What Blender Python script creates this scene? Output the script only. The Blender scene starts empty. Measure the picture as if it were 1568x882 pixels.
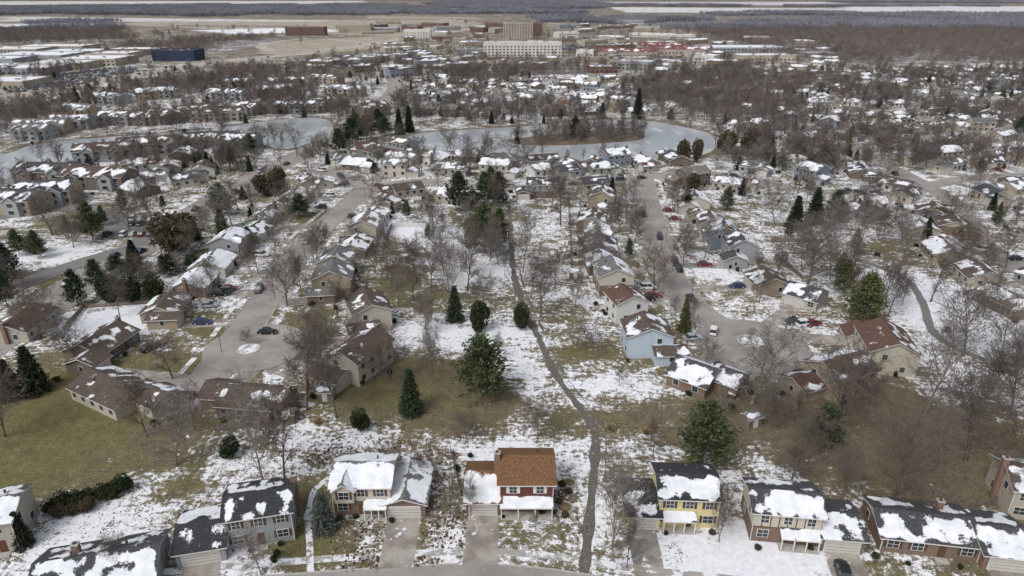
import bpy, math, random, time
import numpy as np
from mathutils import Vector, noise
T0=time.time()
random.seed(11); rng=np.random.default_rng(11)
R=random.random
def U(a,b): return a+(b-a)*random.random()

# ---------------------------------------------------------------- survey
# Plan positions were surveyed from the aerial photograph (photogrammetry on the flat ground
# plane); S() turns a survey reading into world metres. Everything is built on that ground plan.
ALT=75.0; FL=1045.0; TH=math.radians(23.6); ST,CT=math.sin(TH),math.cos(TH)
def S(a,b):
    v=(441-b)/FL; t=ALT/(ST-v*CT)
    return (t*(a-784)/FL, t*(CT+v*ST))
def depth(b): return ALT/(ST-((441-b)/FL)*CT)
def tall(b0,b1):
    t=depth(b0); v=(441-b0)/FL; w=(441-b1)/FL
    return t*(w-v)/(CT+w*ST)
SP=lambda L:[S(*p) for p in L]

scene=bpy.context.scene
COL=scene.collection
# ---------------------------------------------------------------- materials
class NT:
    def __init__(s,name):
        s.m=bpy.data.materials.new(name); s.m.use_nodes=True; s.t=s.m.node_tree
        s.b=s.t.nodes['Principled BSDF']; s.b.inputs['Specular IOR Level'].default_value=0.25
        s.geo=None
    def n(s,ty,props=None,**k):
        nd=s.t.nodes.new(ty)
        for a,b in (props or {}).items(): setattr(nd,a,b)
        for a,b in k.items():
            key=a.replace('_',' ') if a.replace('_',' ') in nd.inputs else a
            s.set(nd.inputs[key],b)
        return nd
    def set(s,inp,b):
        if isinstance(b,bpy.types.NodeSocket): s.t.links.new(b,inp)
        else: inp.default_value=b
    def ma(s,op,a,b=0.0,c=None,clamp=False):
        nd=s.t.nodes.new('ShaderNodeMath'); nd.operation=op; nd.use_clamp=clamp
        s.set(nd.inputs[0],a); s.set(nd.inputs[1],b)
        if c is not None: s.set(nd.inputs[2],c)
        return nd.outputs[0]
    def mix(s,f,a,b,mode='MIX'):
        nd=s.t.nodes.new('ShaderNodeMix'); nd.data_type='RGBA'; nd.blend_type=mode
        s.set(nd.inputs[0],f)
        for i,x in ((6,a),(7,b)):
            if not isinstance(x,bpy.types.NodeSocket): x=(x[0],x[1],x[2],1)
            s.set(nd.inputs[i],x)
        return nd.outputs[2]
    def step(s,x,a,b):
        nd=s.t.nodes.new('ShaderNodeMapRange'); nd.interpolation_type='SMOOTHSTEP'
        s.set(nd.inputs[0],x); nd.inputs[1].default_value=a; nd.inputs[2].default_value=b
        return nd.outputs[0]
    def pos(s):
        if s.geo is None: s.geo=s.t.nodes.new('ShaderNodeNewGeometry')
        return s.geo.outputs['Position']
    def noi(s,sc,det=3,ro=.55,vec=None):
        nd=s.n('ShaderNodeTexNoise',Scale=sc,Detail=det,Roughness=ro)
        s.t.links.new(vec or s.pos(),nd.inputs['Vector']); return nd.outputs[0]
    def mapv(s,vec,scale,rot=(0,0,0)):
        nd=s.n('ShaderNodeMapping'); s.t.links.new(vec,nd.inputs[0])
        nd.inputs['Rotation'].default_value=rot; nd.inputs['Scale'].default_value=scale
        return nd.outputs[0]
    def col(s,c): s.set(s.b.inputs['Base Color'],c if isinstance(c,bpy.types.NodeSocket) else (c[0],c[1],c[2],1))
    def rough(s,r): s.set(s.b.inputs['Roughness'],r)
MC={}
def simple(name,c,var=.25,sc=1.5,rough=.85):
    if name in MC: return MC[name]
    m=NT(name)
    f=m.noi(sc,3,.6); lo=tuple(x*(1-var) for x in c); hi=tuple(min(1,x*(1+var)) for x in c)
    m.col(m.mix(m.step(f,.3,.7),lo,hi)); m.rough(rough); MC[name]=m.m; return m.m
def roofmat(name,c):
    if name in MC: return MC[name]
    m=NT(name); o=m.pos()
    at=m.n('ShaderNodeAttribute',{'attribute_name':'snow'}).outputs['Fac']
    big=m.noi(.55,4,.65); fine=m.noi(3.0,4,.7)
    val=m.ma('ADD',at,m.ma('MULTIPLY',m.ma('SUBTRACT',big,.5),.40))
    val=m.ma('ADD',val,m.ma('MULTIPLY',m.ma('SUBTRACT',fine,.5),.32))
    k=m.step(val,.47,.54)
    st=m.noi(.5,3,.6)
    base=m.mix(m.step(fine,.35,.65),tuple(x*.70 for x in c),tuple(x*1.28 for x in c))
    base=m.mix(m.ma('MULTIPLY',m.step(st,.5,.75),.4),base,tuple(x*.6 for x in c))
    sn=m.mix(m.step(big,.3,.7),(.64,.66,.70),(.82,.83,.86))
    m.col(m.mix(k,base,sn)); m.rough(.9)
    MC[name]=m.m; return m.m
def wallmat(name,c):
    if name in MC: return MC[name]
    m=NT(name)
    z=m.n('ShaderNodeSeparateXYZ'); m.t.links.new(m.pos(),z.inputs[0])
    fr=m.ma('FRACT',m.ma('MULTIPLY',z.outputs[2],4.5))
    l=m.step(fr,0,.22); d=m.noi(.6,3,.6)
    b=m.mix(l,tuple(x*.72 for x in c),c)
    m.col(m.mix(m.ma('MULTIPLY',d,.35),b,tuple(x*.7 for x in c))); m.rough(.8)
    MC[name]=m.m; return m.m
def brickmat(name,c):
    if name in MC: return MC[name]
    m=NT(name); f=m.noi(7,2,.6); g=m.noi(.8,3,.6)
    b=m.mix(m.step(f,.35,.65),tuple(x*.6 for x in c),tuple(x*1.25 for x in c))
    m.col(m.mix(m.ma('MULTIPLY',g,.4),b,(.25,.2,.17))); m.rough(.9); MC[name]=m.m; return m.m
ROOFS=[roofmat('roof_charcoal',(.065,.066,.07)),roofmat('roof_grey',(.15,.148,.145)),roofmat('roof_brown',(.098,.075,.062)),
       roofmat('roof_redbrown',(.115,.068,.054)),roofmat('roof_taupe',(.18,.158,.135)),roofmat('roof_black',(.042,.043,.047))]
R_CH,R_GR,R_BR,R_RB,R_TA,R_BK=ROOFS
R_OR=roofmat('roof_rust_shingle',(.165,.088,.045))
W_BEI=wallmat('siding_beige',(.44,.40,.33)); W_WHI=wallmat('siding_white',(.62,.61,.59)); W_GRY=wallmat('siding_grey',(.30,.31,.32))
W_BLU=wallmat('siding_light_blue',(.47,.54,.62)); W_YEL=wallmat('siding_yellow',(.66,.57,.30)); W_TAN=wallmat('siding_tan',(.36,.30,.225))
W_BRN=wallmat('siding_brown',(.17,.135,.11)); W_SLA=wallmat('siding_slate_blue',(.22,.25,.30)); W_CRM=wallmat('stucco_cream',(.52,.48,.40))
W_RED=brickmat('brick_red',(.17,.078,.056)); W_BRK=brickmat('brick_brown',(.185,.125,.095)); W_GRN=wallmat('siding_sage',(.28,.30,.26))
W_DKR=wallmat('siding_dark_red',(.13,.05,.04))
WALLS=[W_BEI,W_WHI,W_WHI,W_GRY,W_TAN,W_BRN,W_SLA,W_CRM,W_BRK,W_BEI,W_GRY,W_BRN,W_GRN,W_GRY]
TRIM=simple('trim_white',(.62,.61,.58),.05); TRIMB=simple('trim_brown',(.09,.06,.045),.1)
GARD=simple('garage_door_paint',(.52,.50,.46),.06)
g=NT('window_glass'); g.col((.035,.045,.055)); g.rough(.12); g.b.inputs['Specular IOR Level'].default_value=.6; GLASS=g.m
DOORM=simple('door_paint',(.12,.06,.04),.1)
CONC=simple('chimney_brick',(.22,.14,.11),.3,6)
WOODF=simple('weathered_wood',(.19,.155,.128),.3,2)
WHITEF=simple('fence_white',(.6,.6,.58),.05)
BARK=simple('bark_grey_brown',(.140,.118,.104),.3,1.2)
BARKL=simple('bark_pale',(.215,.19,.17),.3,1.2)
BARKR=simple('bark_reddish',(.145,.112,.094),.3,1.2)
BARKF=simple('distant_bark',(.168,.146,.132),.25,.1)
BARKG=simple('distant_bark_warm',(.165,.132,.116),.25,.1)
BARK_HAZE=simple('far_forest_hazed_bark',(.225,.225,.26),.25,.008)  # bluish distance haze painted into the far woodland colour
def leafm(name,c,c2):
    m=NT(name); f=m.noi(.9,3,.7); h=m.noi(4,2,.6)
    b=m.mix(m.step(f,.35,.65),c,c2); b=m.mix(m.ma('MULTIPLY',m.step(h,.4,.7),.5),b,tuple(x*.45 for x in c))
    m.col(b); m.rough(.9); return m.m
LF_SP=leafm('spruce_needles',(.036,.056,.030),(.068,.090,.045))
LF_PI=leafm('pine_needles',(.048,.066,.029),(.092,.11,.05))
LF_DK=leafm('dark_conifer_needles',(.020,.031,.020),(.042,.055,.032))
LF_BL=leafm('blue_spruce_needles',(.085,.11,.10),(.13,.155,.135))
LF_SH=leafm('yew_foliage',(.028,.040,.017),(.052,.066,.028))
LF_BR=leafm('winter_cedar_foliage',(.075,.062,.038),(.115,.095,.06))
LF_YG=leafm('yellow_green_pine',(.085,.095,.036),(.14,.145,.062))

# ---------------------------------------------------------------- mesh builder
class MB:
    def __init__(s): s.v=[];s.f=[];s.m=[];s.s=[]
    def add(s,vs,m,sn=0.0):
        i=len(s.v); s.v+=vs; s.f.append(tuple(range(i,i+len(vs)))); s.m.append(m)
        s.s+= sn if isinstance(sn,list) else [sn]*len(vs)
    def box(s,x0,x1,y0,y1,z0,z1,m,bottom=False,top=None):
        a=[(x0,y0),(x1,y0),(x1,y1),(x0,y1)]
        for k in range(4):
            p,q=a[k],a[(k+1)%4]; s.add([(p[0],p[1],z0),(q[0],q[1],z0),(q[0],q[1],z1),(p[0],p[1],z1)],m)
        s.add([(p[0],p[1],z1) for p in a],top or m, .8 if top else 0)
        if bottom: s.add([(p[0],p[1],z0) for p in a[::-1]],m)
    def mesh(s,name,smooth=False):
        me=bpy.data.meshes.new(name); me.from_pydata(s.v,[],s.f)
        mats=[]; idx=[]
        for m in s.m:
            if m not in mats: mats.append(m)
            idx.append(mats.index(m))
        for m in mats: me.materials.append(m)
        me.polygons.foreach_set('material_index',idx)
        a=me.attributes.new('snow','FLOAT','POINT'); a.data.foreach_set('value',s.s)
        me.update(); return me
def ob(name,me,loc=(0,0,0),rz=0,sc=(1,1,1),parent=None,col=None):
    o=bpy.data.objects.new(name,me); o.location=loc; o.rotation_euler=(0,0,rz); o.scale=sc
    if parent: o.parent=parent
    (col or COL).objects.link(o); return o

# ---------------------------------------------------------------- ground plan
def smooth(pts,step=2.0):
    pts=[np.array(p,float) for p in pts]; P=[pts[0]*2-pts[1]]+pts+[pts[-1]*2-pts[-2]]; out=[]
    for i in range(1,len(P)-2):
        a,b,c,d=P[i-1:i+3]; n=max(2,int(np.linalg.norm(c-b)/step))
        for k in range(n):
            t=k/n; out.append(.5*((2*b)+(-a+c)*t+(2*a-5*b+4*c-d)*t*t+(-a+3*b-3*c+d)*t**3))
    out.append(pts[-1]); return np.array(out)
def normals(P):
    d=np.gradient(P,axis=0); d/=np.linalg.norm(d,axis=1)[:,None]+1e-9
    return np.stack([-d[:,1],d[:,0]],1)
def strip(name,P,w,z,mat,wob=0,parent=None):
    n=normals(P); v=[];f=[]
    for i,(p,q) in enumerate(zip(P,n)):
        a=w/2+ (wob*noise.noise(Vector((p[0]*.3,p[1]*.3,1))) if wob else 0)
        v+=[(p[0]+q[0]*a,p[1]+q[1]*a,z),(p[0]-q[0]*a,p[1]-q[1]*a,z)]
        if i: f.append((2*i-2,2*i-1,2*i+1,2*i))
    me=bpy.data.meshes.new(name); me.from_pydata(v,[],f); me.materials.append(mat)
    if me.polygons[0].normal.z<0: me.flip_normals()
    return ob(name,me,parent=parent)
ROADS=[ # name, centre line, width, sidewalks, kerb
 ('residential_street',[(560,285),(545,302),(520,325),(472,370),(432,420),(398,470),(366,520),(335,560),(305,590),(270,612)],8.5,1,1),
 ('residential_street',[(985,272),(990,300),(1000,340),(1012,390),(1040,445),(1080,485),(1150,520),(1215,548)],8.5,1,1),
 ('residential_street',[(-200,985),(250,935),(640,905),(800,906),(1000,935),(1300,965),(1750,1000)],8.5,1,1),
 ('residential_street',[(470,262),(520,268),(560,285),(650,278),(760,288),(870,282),(985,272),(1060,264),(1150,275),(1240,292),(1330,296)],7.5,0,1),
 ('residential_street',[(1200,205),(1290,222),(1350,250),(1420,285),(1470,320),(1500,370),(1560,410),(1640,470)],8,0,0),
 ('residential_street',[(1140,222),(1230,232),(1400,214),(1700,196)],8,0,0),
 ('residential_street',[(1420,285),(1500,272),(1700,262)],8,0,0),
 ('arterial_road',[(-120,600),(0,515),(60,478),(130,430),(210,382),(300,325),(370,285),(440,247),(510,212),(560,180),(592,152),(606,132),(600,120),(560,112)],13,0,1),
 ('side_road',[(-60,475),(60,425),(150,395),(215,378)],8,0,0),
 ('side_road',[(215,378),(222,355),(180,335),(120,318),(40,326),(-40,340)],8,0,0),
 ('residential_street',[(640,168),(760,172),(900,168),(960,160)],8,0,0),
 ('residential_street',[(640,140),(760,146),(900,142)],8,0,0),
 ('residential_street',[(1200,180),(1350,172),(1700,162)],8,0,0),
 ('residential_street',[(1260,148),(1400,140),(1700,132)],8,0,0),
 ('residential_street',[(1330,122),(1450,116),(1700,110)],9,0,0),
 ('residential_street',[(180,168),(300,165),(420,160),(560,156)],8,0,0),
 ('residential_street',[(0,215),(130,205),(200,196)],8,0,0),
 ('highway',[(-200,185),(0,152),(130,128),(240,108),(360,92),(480,80),(600,62),(700,47),(760,36)],30,0,0),
 ('highway',[(560,66),(500,60),(440,62),(400,70),(420,80)],16,0,0),
 ('highway',[(700,110),(860,100),(1000,92),(1100,82),(1250,74)],18,0,0),
]
m=NT('concrete_road')
a=m.noi(.12,4,.6); b=m.noi(1.8,4,.7); c=m.noi(.35,5,.7)
base=m.mix(m.step(a,.3,.7),(.245,.225,.21),(.345,.32,.295)); base=m.mix(m.ma('MULTIPLY',m.step(b,.5,.8),.4),base,(.20,.18,.165))
base=m.mix(m.ma('MULTIPLY',m.step(c,.58,.64),.5),base,(.17,.155,.14)); base=m.mix(m.ma('MULTIPLY',m.step(c,.36,.31),.7),base,(.62,.62,.63)); m.col(base); m.rough(.85); ROADM=m.m
m=NT('highway_concrete'); a=m.noi(.03,4,.6); m.col(m.mix(m.step(a,.3,.7),(.33,.295,.255),(.46,.42,.37))); m.rough(.9); HWYM=m.m
m=NT('asphalt_road')
a=m.noi(.08,4,.6); b=m.noi(1.8,4,.7)
base=m.mix(a,(.15,.14,.135),(.24,.23,.22)); base=m.mix(m.ma('MULTIPLY',m.step(b,.5,.8),.4),base,(.11,.10,.095)); m.col(base); m.rough(.8); ASPH=m.m
m=NT('concrete_driveway')
a=m.noi(.3,4,.6); b=m.noi(2.2,4,.7); s=m.noi(.45,5,.7)
base=m.mix(m.step(a,.35,.65),(.22,.195,.17),(.38,.35,.31)); base=m.mix(m.ma('MULTIPLY',m.step(b,.45,.8),.5),base,(.16,.138,.118))
base=m.mix(m.step(s,.59,.62),base,(.70,.71,.74)); m.col(base); m.rough(.85); DRIVE=m.m
m=NT('sidewalk_concrete'); s=m.noi(.4,5,.7); b=m.noi(2,3,.6)
base=m.mix(b,(.28,.26,.23),(.40,.38,.35)); base=m.mix(m.step(s,.48,.54),base,(.72,.73,.76)); m.col(base); m.rough(.85); WALKM=m.m
m=NT('asphalt_path'); s=m.noi(1.1,5,.7); b=m.noi(3,3,.6)
base=m.mix(m.step(b,.3,.7),(.09,.078,.068),(.165,.147,.128)); base=m.mix(m.ma('MULTIPLY',m.step(s,.59,.69),.7),base,(.58,.57,.57)); m.col(base); m.rough(.8); PATHM=m.m
m=NT('snowy_path'); s=m.noi(.9,5,.7)
m.col(m.mix(m.step(s,.42,.5),(.26,.23,.2),(.76,.77,.8))); PATHS=m.m
KERB=simple('kerb_concrete',(.40,.38,.35),.15)

RD=[];RW=[];RP=[]
for nm,pl,w,sw,kb in ROADS:
    P=smooth(SP(pl)); RP.append(P); RD.append(P); RW.append(np.full(len(P),w/2))
BULBS=[((392,532),11.5),((1150,528),13.0),((275,606),7)]
BW=[(S(*c),r) for c,r in BULBS]
for (c,r) in BW: RD.append(np.array([c])); RW.append(np.array([r]))
RD_=np.concatenate(RD); RW_=np.concatenate(RW)
RDIR=np.concatenate([np.gradient(P,axis=0) for P in RP]+[np.array([[0,1.]])]*len(BW))
def rdist(x,y): return float((np.hypot(RD_[:,0]-x,RD_[:,1]-y)-RW_).min())
HWP=np.concatenate([RP[17],RP[18]])
def hwy_verge(x,y):
    return y>450 and (float(np.hypot(HWP[:,0]-x,HWP[:,1]-y).min())<45 or float(np.hypot(HWP[:,0]-x,HWP[:,1]-y-65).min())<50)
def rnear(x,y):
    i=int((np.hypot(RD_[:,0]-x,RD_[:,1]-y)-RW_).argmin()); return RD_[i],RDIR[i]
def inpoly(x,y,poly):
    x=np.asarray(x,float); y=np.asarray(y,float); r=np.zeros(x.shape,bool); n=len(poly)
    for i in range(n):
        x0,y0=poly[i]; x1,y1=poly[(i+1)%n]
        if y0==y1: continue
        c=((y0>y)!=(y1>y))&(x<(x1-x0)*(y-y0)/(y1-y0)+x0); r^=c
    return r
def inp(x,y,poly):
    r=False; x0,y0=poly[-1]
    for x1,y1 in poly:
        if (y0>y)!=(y1>y) and x<(x1-x0)*(y-y0)/(y1-y0)+x0: r=not r
        x0,y0=x1,y1
    return r
def closed(pl,step=5):
    P=SP(pl); P=P+[P[0]]
    q=smooth(P,step)[:-1]; return [(float(a),float(b)) for a,b in q]
POND1=closed([(-120,262),(0,238),(60,220),(150,211),(250,204),(330,196),(420,184),(490,181),(510,194),(494,211),(440,228),(395,220),(345,213),(290,218),(215,229),(120,243),(66,264),(24,290),(-120,318)])
POND2=closed([(618,212),(650,203),(760,196),(830,191),(900,184),(980,184),(1040,193),(1085,204),(1102,216),(1082,235),(1020,244),(940,241),(890,246),(850,250),(815,242),(760,234),(690,231),(640,227)])
ISL=closed([(772,214),(830,208),(900,200),(955,195),(985,203),(982,214),(930,219),(850,223),(790,221)],4)
def bb(P): return (min(p[0] for p in P),max(p[0] for p in P),min(p[1] for p in P),max(p[1] for p in P))
B1,B2=bb(POND1),bb(POND2)
def wet(x,y):
    if B1[0]<x<B1[1] and B1[2]<y<B1[3] and inp(x,y,POND1): return True
    return B2[0]<x<B2[1] and B2[2]<y<B2[3] and inp(x,y,POND2) and not inp(x,y,ISL)
PATH=smooth(SP([(890,900),(896,860),(905,770),(911,700),(909,655),(886,622),(852,575),(826,520),(803,470),(788,425),(783,370),(779,315)]),1.5)
PATH2=smooth(SP([(560,525),(640,519),(740,518),(822,519)]),1.5)
PATH3=smooth(SP([(1330,403),(1385,425),(1412,462),(1432,512),(1500,548),(1600,566)]),1.5)
PATH4=smooth(SP([(476,900),(474,830),(472,790),(482,750),(510,728)]),1.5)
PPTS=np.concatenate([PATH,PATH2,PATH3,PATH4])
def pdist(x,y): return float(np.hypot(PPTS[:,0]-x,PPTS[:,1]-y).min())

# ---------------------------------------------------------------- ground sheet
FOR=[ # woodland outlines
 [(950,118),(1180,104),(1330,120),(1330,150),(1240,192),(1100,190),(1000,176),(955,150)],
 [(1060,46),(1250,30),(1700,30),(1700,104),(1450,96),(1300,100),(1160,88)],
 [(-300,12),(560,8),(680,12),(560,24),(300,25),(-300,22)],
 [(225,134),(330,112),(480,102),(560,106),(560,116),(400,130),(240,152)],
 [(-300,52),(180,44),(200,62),(-300,78)],
 [(660,3),(920,3),(900,14),(700,16)],
 [(-2000,-4),(3500,-4),(3500,0),(-2000,1)],
 [(1290,-3),(1700,3),(1700,6),(1290,4)],
 [(180,70),(400,58),(440,60),(380,72),(330,82),(220,92)],
 [(860,28),(1060,30),(1010,40),(880,38)],
 [(-200,33),(200,34),(200,36),(-200,35.5)],[(260,38),(480,40),(480,42),(260,40)],[(560,17),(900,19),(900,23),(560,21)],[(1080,21),(1800,24),(1800,29),(1080,25)],[(900,8),(1500,10),(1500,11),(900,10)],
 [(640,110),(700,98),(860,94),(960,98),(950,112),(720,118)],
]
FORW=[SP(p) for p in FOR]
ys=[-150]; 
while ys[-1]<20: ys.append(ys[-1]+20)
ys=[y for y in ys if y<30]+[30]
while ys[-1]<15000: ys.append(ys[-1]+max(1.3,ys[-1]*.011))
xs=list(np.arange(-230,230.1,2.2)); e=232.
ex=[]
while e<14000: ex.append(e); e+=max(3,(e-200)*.05+3)
xs=[-q for q in ex[::-1]]+xs+ex
X,Y=np.meshgrid(np.array(xs),np.array(ys)); X=X.ravel(); Y=Y.ravel()
sn=np.full(X.shape,.488); br=np.full(X.shape,.50); fo=np.zeros(X.shape)
def blob(a,b,r,ds=0,db=0,e=1.0):
    global sn,br
    x,y=S(a,b); k=np.exp(-(((X-x)/(r*e))**2+((Y-y)/r)**2)**1.0); sn+=.62*ds*k; br+=.8*db*k
for q in [(60,640,20,-.55,-.6),(20,700,12,-.4,-.5),(120,670,12,-.35,-.3),(660,600,13,-.6,-.2),(590,585,8,-.6,-.2),(745,612,8,-.5,.3),(800,595,7,.28,0),
 (930,590,13,.2,0,1.5),(740,512,9,.3,0,1.6),(640,516,7,.25,0),(735,420,12,.2,0),(690,365,12,.25,0),(760,690,7,.25,0),(545,672,7,.18,0,1.8),(150,815,9,.22,0),(110,800,7,.2,0),
 (350,712,5,.3,0,2),(1240,620,18,-.34,.4,1.4),(1150,665,12,-.30,.3),(1420,650,18,-.22,.3),(1500,705,12,-.3,.2),(1330,700,10,-.2,.2),(1090,852,6,.5,0,1.6),(1190,860,5,.4,0,1.5),
 (1500,490,16,.42,0),(1375,440,12,.35,0),(1440,500,8,.3,0),(180,487,8,.55,0,1.4),(890,542,6,-.35,-.3,1.6),(580,450,8,-.3,-.2),(480,490,6,-.25,-.3),(325,500,6,-.5,-.4),
 (240,572,7,-.45,-.3),(1550,280,35,.2,0),(1080,412,7,.4,0),(640,358,8,.5,0),(80,390,14,.3,0),(470,760,4,-.5,-.5),(495,840,5,-.4,-.5),(455,835,3.5,-.5,-.5),(300,735,5,-.3,-.3),
 (280,690,8,-.25,.3),(400,690,8,-.2,.3),(960,400,6,-.1,0),(1200,330,12,.1,0),(930,640,6,-.2,.1),(1020,690,8,.12,.1),(1180,700,8,.2,0),(860,690,5,.2,0),(700,840,4,.15,0),(830,825,5,-.1,-.3),
 (570,820,5,-.1,.1),(1400,430,10,.2,0),(1340,380,9,-.2,.2),(150,340,14,-.3,.1),(100,420,8,-.25,-.1),(30,420,10,-.3,.1),(480,330,6,-.2,-.2),(1000,640,5,-.25,.3),(870,740,5,.15,0),(1040,730,6,-.1,.2),(780,560,6,.1,.0),
 (860,610,7,-.15,-.1),(700,640,6,-.25,0),(620,430,7,-.25,0),(870,480,6,-.2,0),(960,560,4,-.15,0),(1330,800,6,-.1,.1),(530,600,7,-.3,-.1),(660,460,8,-.2,-.1),(780,440,5,-.15,-.2),(440,440,5,-.2,-.2),(1000,480,5,-.2,-.3),(1060,640,6,-.2,.1),(850,650,5,-.2,0),
 (125,652,2.4,.7,0),(1300,640,4,.3,0),(1190,610,3,.3,0),(1270,670,4,.25,0),(1430,600,5,.25,0),(960,500,4,.1,-.4),(1010,565,5,-.1,-.3)]:
    blob(*q)
br=np.where(Y<620,np.minimum(br,.84),br)
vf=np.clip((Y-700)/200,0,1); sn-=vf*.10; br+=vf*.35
for p in FORW:
    k=inpoly(X,Y,p); fo[k]=1; 
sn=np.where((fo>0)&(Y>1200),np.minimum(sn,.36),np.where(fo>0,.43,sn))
def fpoly(pl,ds,b=None):
    k=inpoly(X,Y,SP(pl)); sn[k]=ds
    if b is not None: br[k]=b
fpoly([(-900,30),(300,31),(700,30),(740,36),(640,56),(480,52),(180,38),(-400,48)],.38,1.1)
fpoly([(300,46),(480,42),(520,48),(360,52)],.75)
fpoly([(0,38),(120,35),(160,37),(20,42)],.7)
fpoly([(560,24),(720,26),(760,30),(560,29)],.35,1.1)
fpoly([(400,66),(560,56),(640,54),(560,76),(440,86),(390,82)],.36,1.1)
fpoly([(930,11),(1290,13),(1290,20),(960,19)],.55); fpoly([(1290,9),(2400,12),(2400,20),(1290,19)],.56); fpoly([(880,3),(1290,3),(1290,8),(900,8)],.52)
fpoly([(0,25),(500,31),(500,33),(0,33)],.5,1.2)
fpoly([(-500,3),(560,1),(560,6),(-500,9)],.5,1.1); fpoly([(1400,-2),(2600,0),(2600,3),(1500,2)],.52)
fpoly([(-200,200),(0,165),(160,140),(250,118),(280,124),(150,158),(0,184),(-200,220)],.36,.7)
for pn in (POND1,POND2):
    P=np.array(pn)
    k=(X>P[:,0].min()-10)&(X<P[:,0].max()+10)&(Y>P[:,1].min()-10)&(Y<P[:,1].max()+10); I=np.where(k)[0]
    for i in I:
        d=np.hypot(P[:,0]-X[i],P[:,1]-Y[i]).min()
        if d<6: sn[i]-=.2*(1-d/6); br[i]+=.3
nx=len(xs); ny=len(ys)
V=np.stack([X,Y,np.zeros_like(X)],1)
i=np.arange(nx-1)[None,:]+np.arange(ny-1)[:,None]*nx
Fq=np.stack([i,i+1,i+1+nx,i+nx],-1).reshape(-1,4)
me=bpy.data.meshes.new('ground'); me.vertices.add(len(V)); me.vertices.foreach_set('co',V.ravel())
me.loops.add(Fq.size); me.loops.foreach_set('vertex_index',Fq.ravel().astype(np.int32))
me.polygons.add(len(Fq)); me.polygons.foreach_set('loop_start',np.arange(0,Fq.size,4,dtype=np.int32))
me.update(calc_edges=True)
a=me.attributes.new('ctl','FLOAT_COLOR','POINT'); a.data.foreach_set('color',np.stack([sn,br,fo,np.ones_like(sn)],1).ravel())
m=NT('patchy_snow_ground')
ct=m.n('ShaderNodeAttribute',{'attribute_name':'ctl'}); sp=m.n('ShaderNodeSeparateColor'); m.t.links.new(ct.outputs['Color'],sp.inputs[0])
cs,cb,cf=sp.outputs[0],sp.outputs[1],sp.outputs[2]
n1=m.noi(.035,2,.5); n2=m.noi(.17,4,.7); n3=m.noi(1.0,5,.8); n4=m.noi(4.5,2,.7)
wv=m.noi(.05,2,.5)
wx=m.n('ShaderNodeVectorMath',{'operation':'ADD'}); m.t.links.new(m.pos(),wx.inputs[0])
cmb=m.n('ShaderNodeCombineXYZ'); m.t.links.new(m.ma('MULTIPLY',wv,14.0),cmb.inputs[0]); m.t.links.new(m.ma('MULTIPLY',wv,-18.0),cmb.inputs[1]); m.t.links.new(cmb.outputs[0],wx.inputs[1])
st=m.noi(1,3,.7,m.mapv(wx.outputs[0],(.14,1.15,1),(0,0,math.radians(34))))
st2=m.noi(1,3,.7,m.mapv(wx.outputs[0],(1.2,.2,1),(0,0,math.radians(12))))
def sc_(x,k): return m.ma('MULTIPLY',m.ma('SUBTRACT',x,.5),k)
val=m.ma('ADD',m.ma('ADD',cs,sc_(n1,.4)),m.ma('ADD',sc_(n2,.75),m.ma('ADD',sc_(n3,.85),m.ma('ADD',sc_(n4,.3),m.ma('ADD',sc_(st,.48),sc_(st2,.35))))))
k=m.step(val,.465,.565)
thin=m.ma('MULTIPLY',m.step(val,.38,.50),.22)
gn=m.noi(.09,3,.6); gf=m.step(m.noi(2.2,4,.8),.3,.7); gm=m.noi(.45,5,.75)
gb=m.ma('ADD',cb,sc_(gn,1.4)); gb=m.ma('ADD',gb,sc_(gm,1.2),clamp=True)
green=m.mix(gf,(.088,.088,.032),(.195,.175,.075)); brown=m.mix(gf,(.090,.068,.047),(.215,.168,.12))
gr=m.mix(gb,green,brown)
gr=m.mix(m.ma('MULTIPLY',m.step(gm,.46,.62),.55),gr,m.mix(gf,(.06,.049,.032),(.125,.098,.068)))
gr=m.mix(m.ma('MULTIPLY',m.step(gm,.46,.32),.5),gr,(.24,.205,.135))
dry=m.step(cb,.98,1.08); gr=m.mix(dry,gr,m.mix(gn,(.25,.205,.15),(.39,.335,.26)))
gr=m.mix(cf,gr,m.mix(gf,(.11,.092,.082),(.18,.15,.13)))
sc=m.mix(m.step(n3,.3,.7),(.63,.64,.675),(.84,.845,.87))
c=m.mix(thin,gr,(.42,.40,.38)); c=m.mix(k,c,sc)
m.col(c); m.rough(.95)
me.materials.append(m.m); ob('ground',me)

RMAT={'arterial_road':ROADM,'highway':HWYM,'side_road':ASPH}
def offs(P,o): return P+normals(P)*o
DRVSEG=[]
m=NT('pond_ice'); a=m.noi(.02,4,.6); b=m.noi(.12,5,.7,m.mapv(m.pos(),(1,.4,1)))
c=m.mix(m.step(a,.35,.65),(.28,.30,.315),(.41,.43,.44)); c=m.mix(m.step(b,.52,.66),c,(.52,.53,.54)); m.col(c); m.rough(.28); m.b.inputs['Specular IOR Level'].default_value=.5; ICE=m.m
m=NT('island_scrub_ground'); a=m.noi(.4,4,.7); m.col(m.mix(m.step(a,.4,.65),(.10,.075,.05),(.20,.155,.11))); ISM=m.m
def flat(name,poly,z,mat):
    me=bpy.data.meshes.new(name); me.from_pydata([(a,b,z) for a,b in poly],[],[tuple(range(len(poly)))]); me.materials.append(mat)
    if me.polygons[0].normal.z<0: me.flip_normals()
    return ob(name,me)
flat('pond_water',POND1,.03,ICE); flat('pond_water',POND2,.03,ICE); 
mb=MB(); cx=sum(p[0] for p in ISL)/len(ISL); cy=sum(p[1] for p in ISL)/len(ISL)
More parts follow.
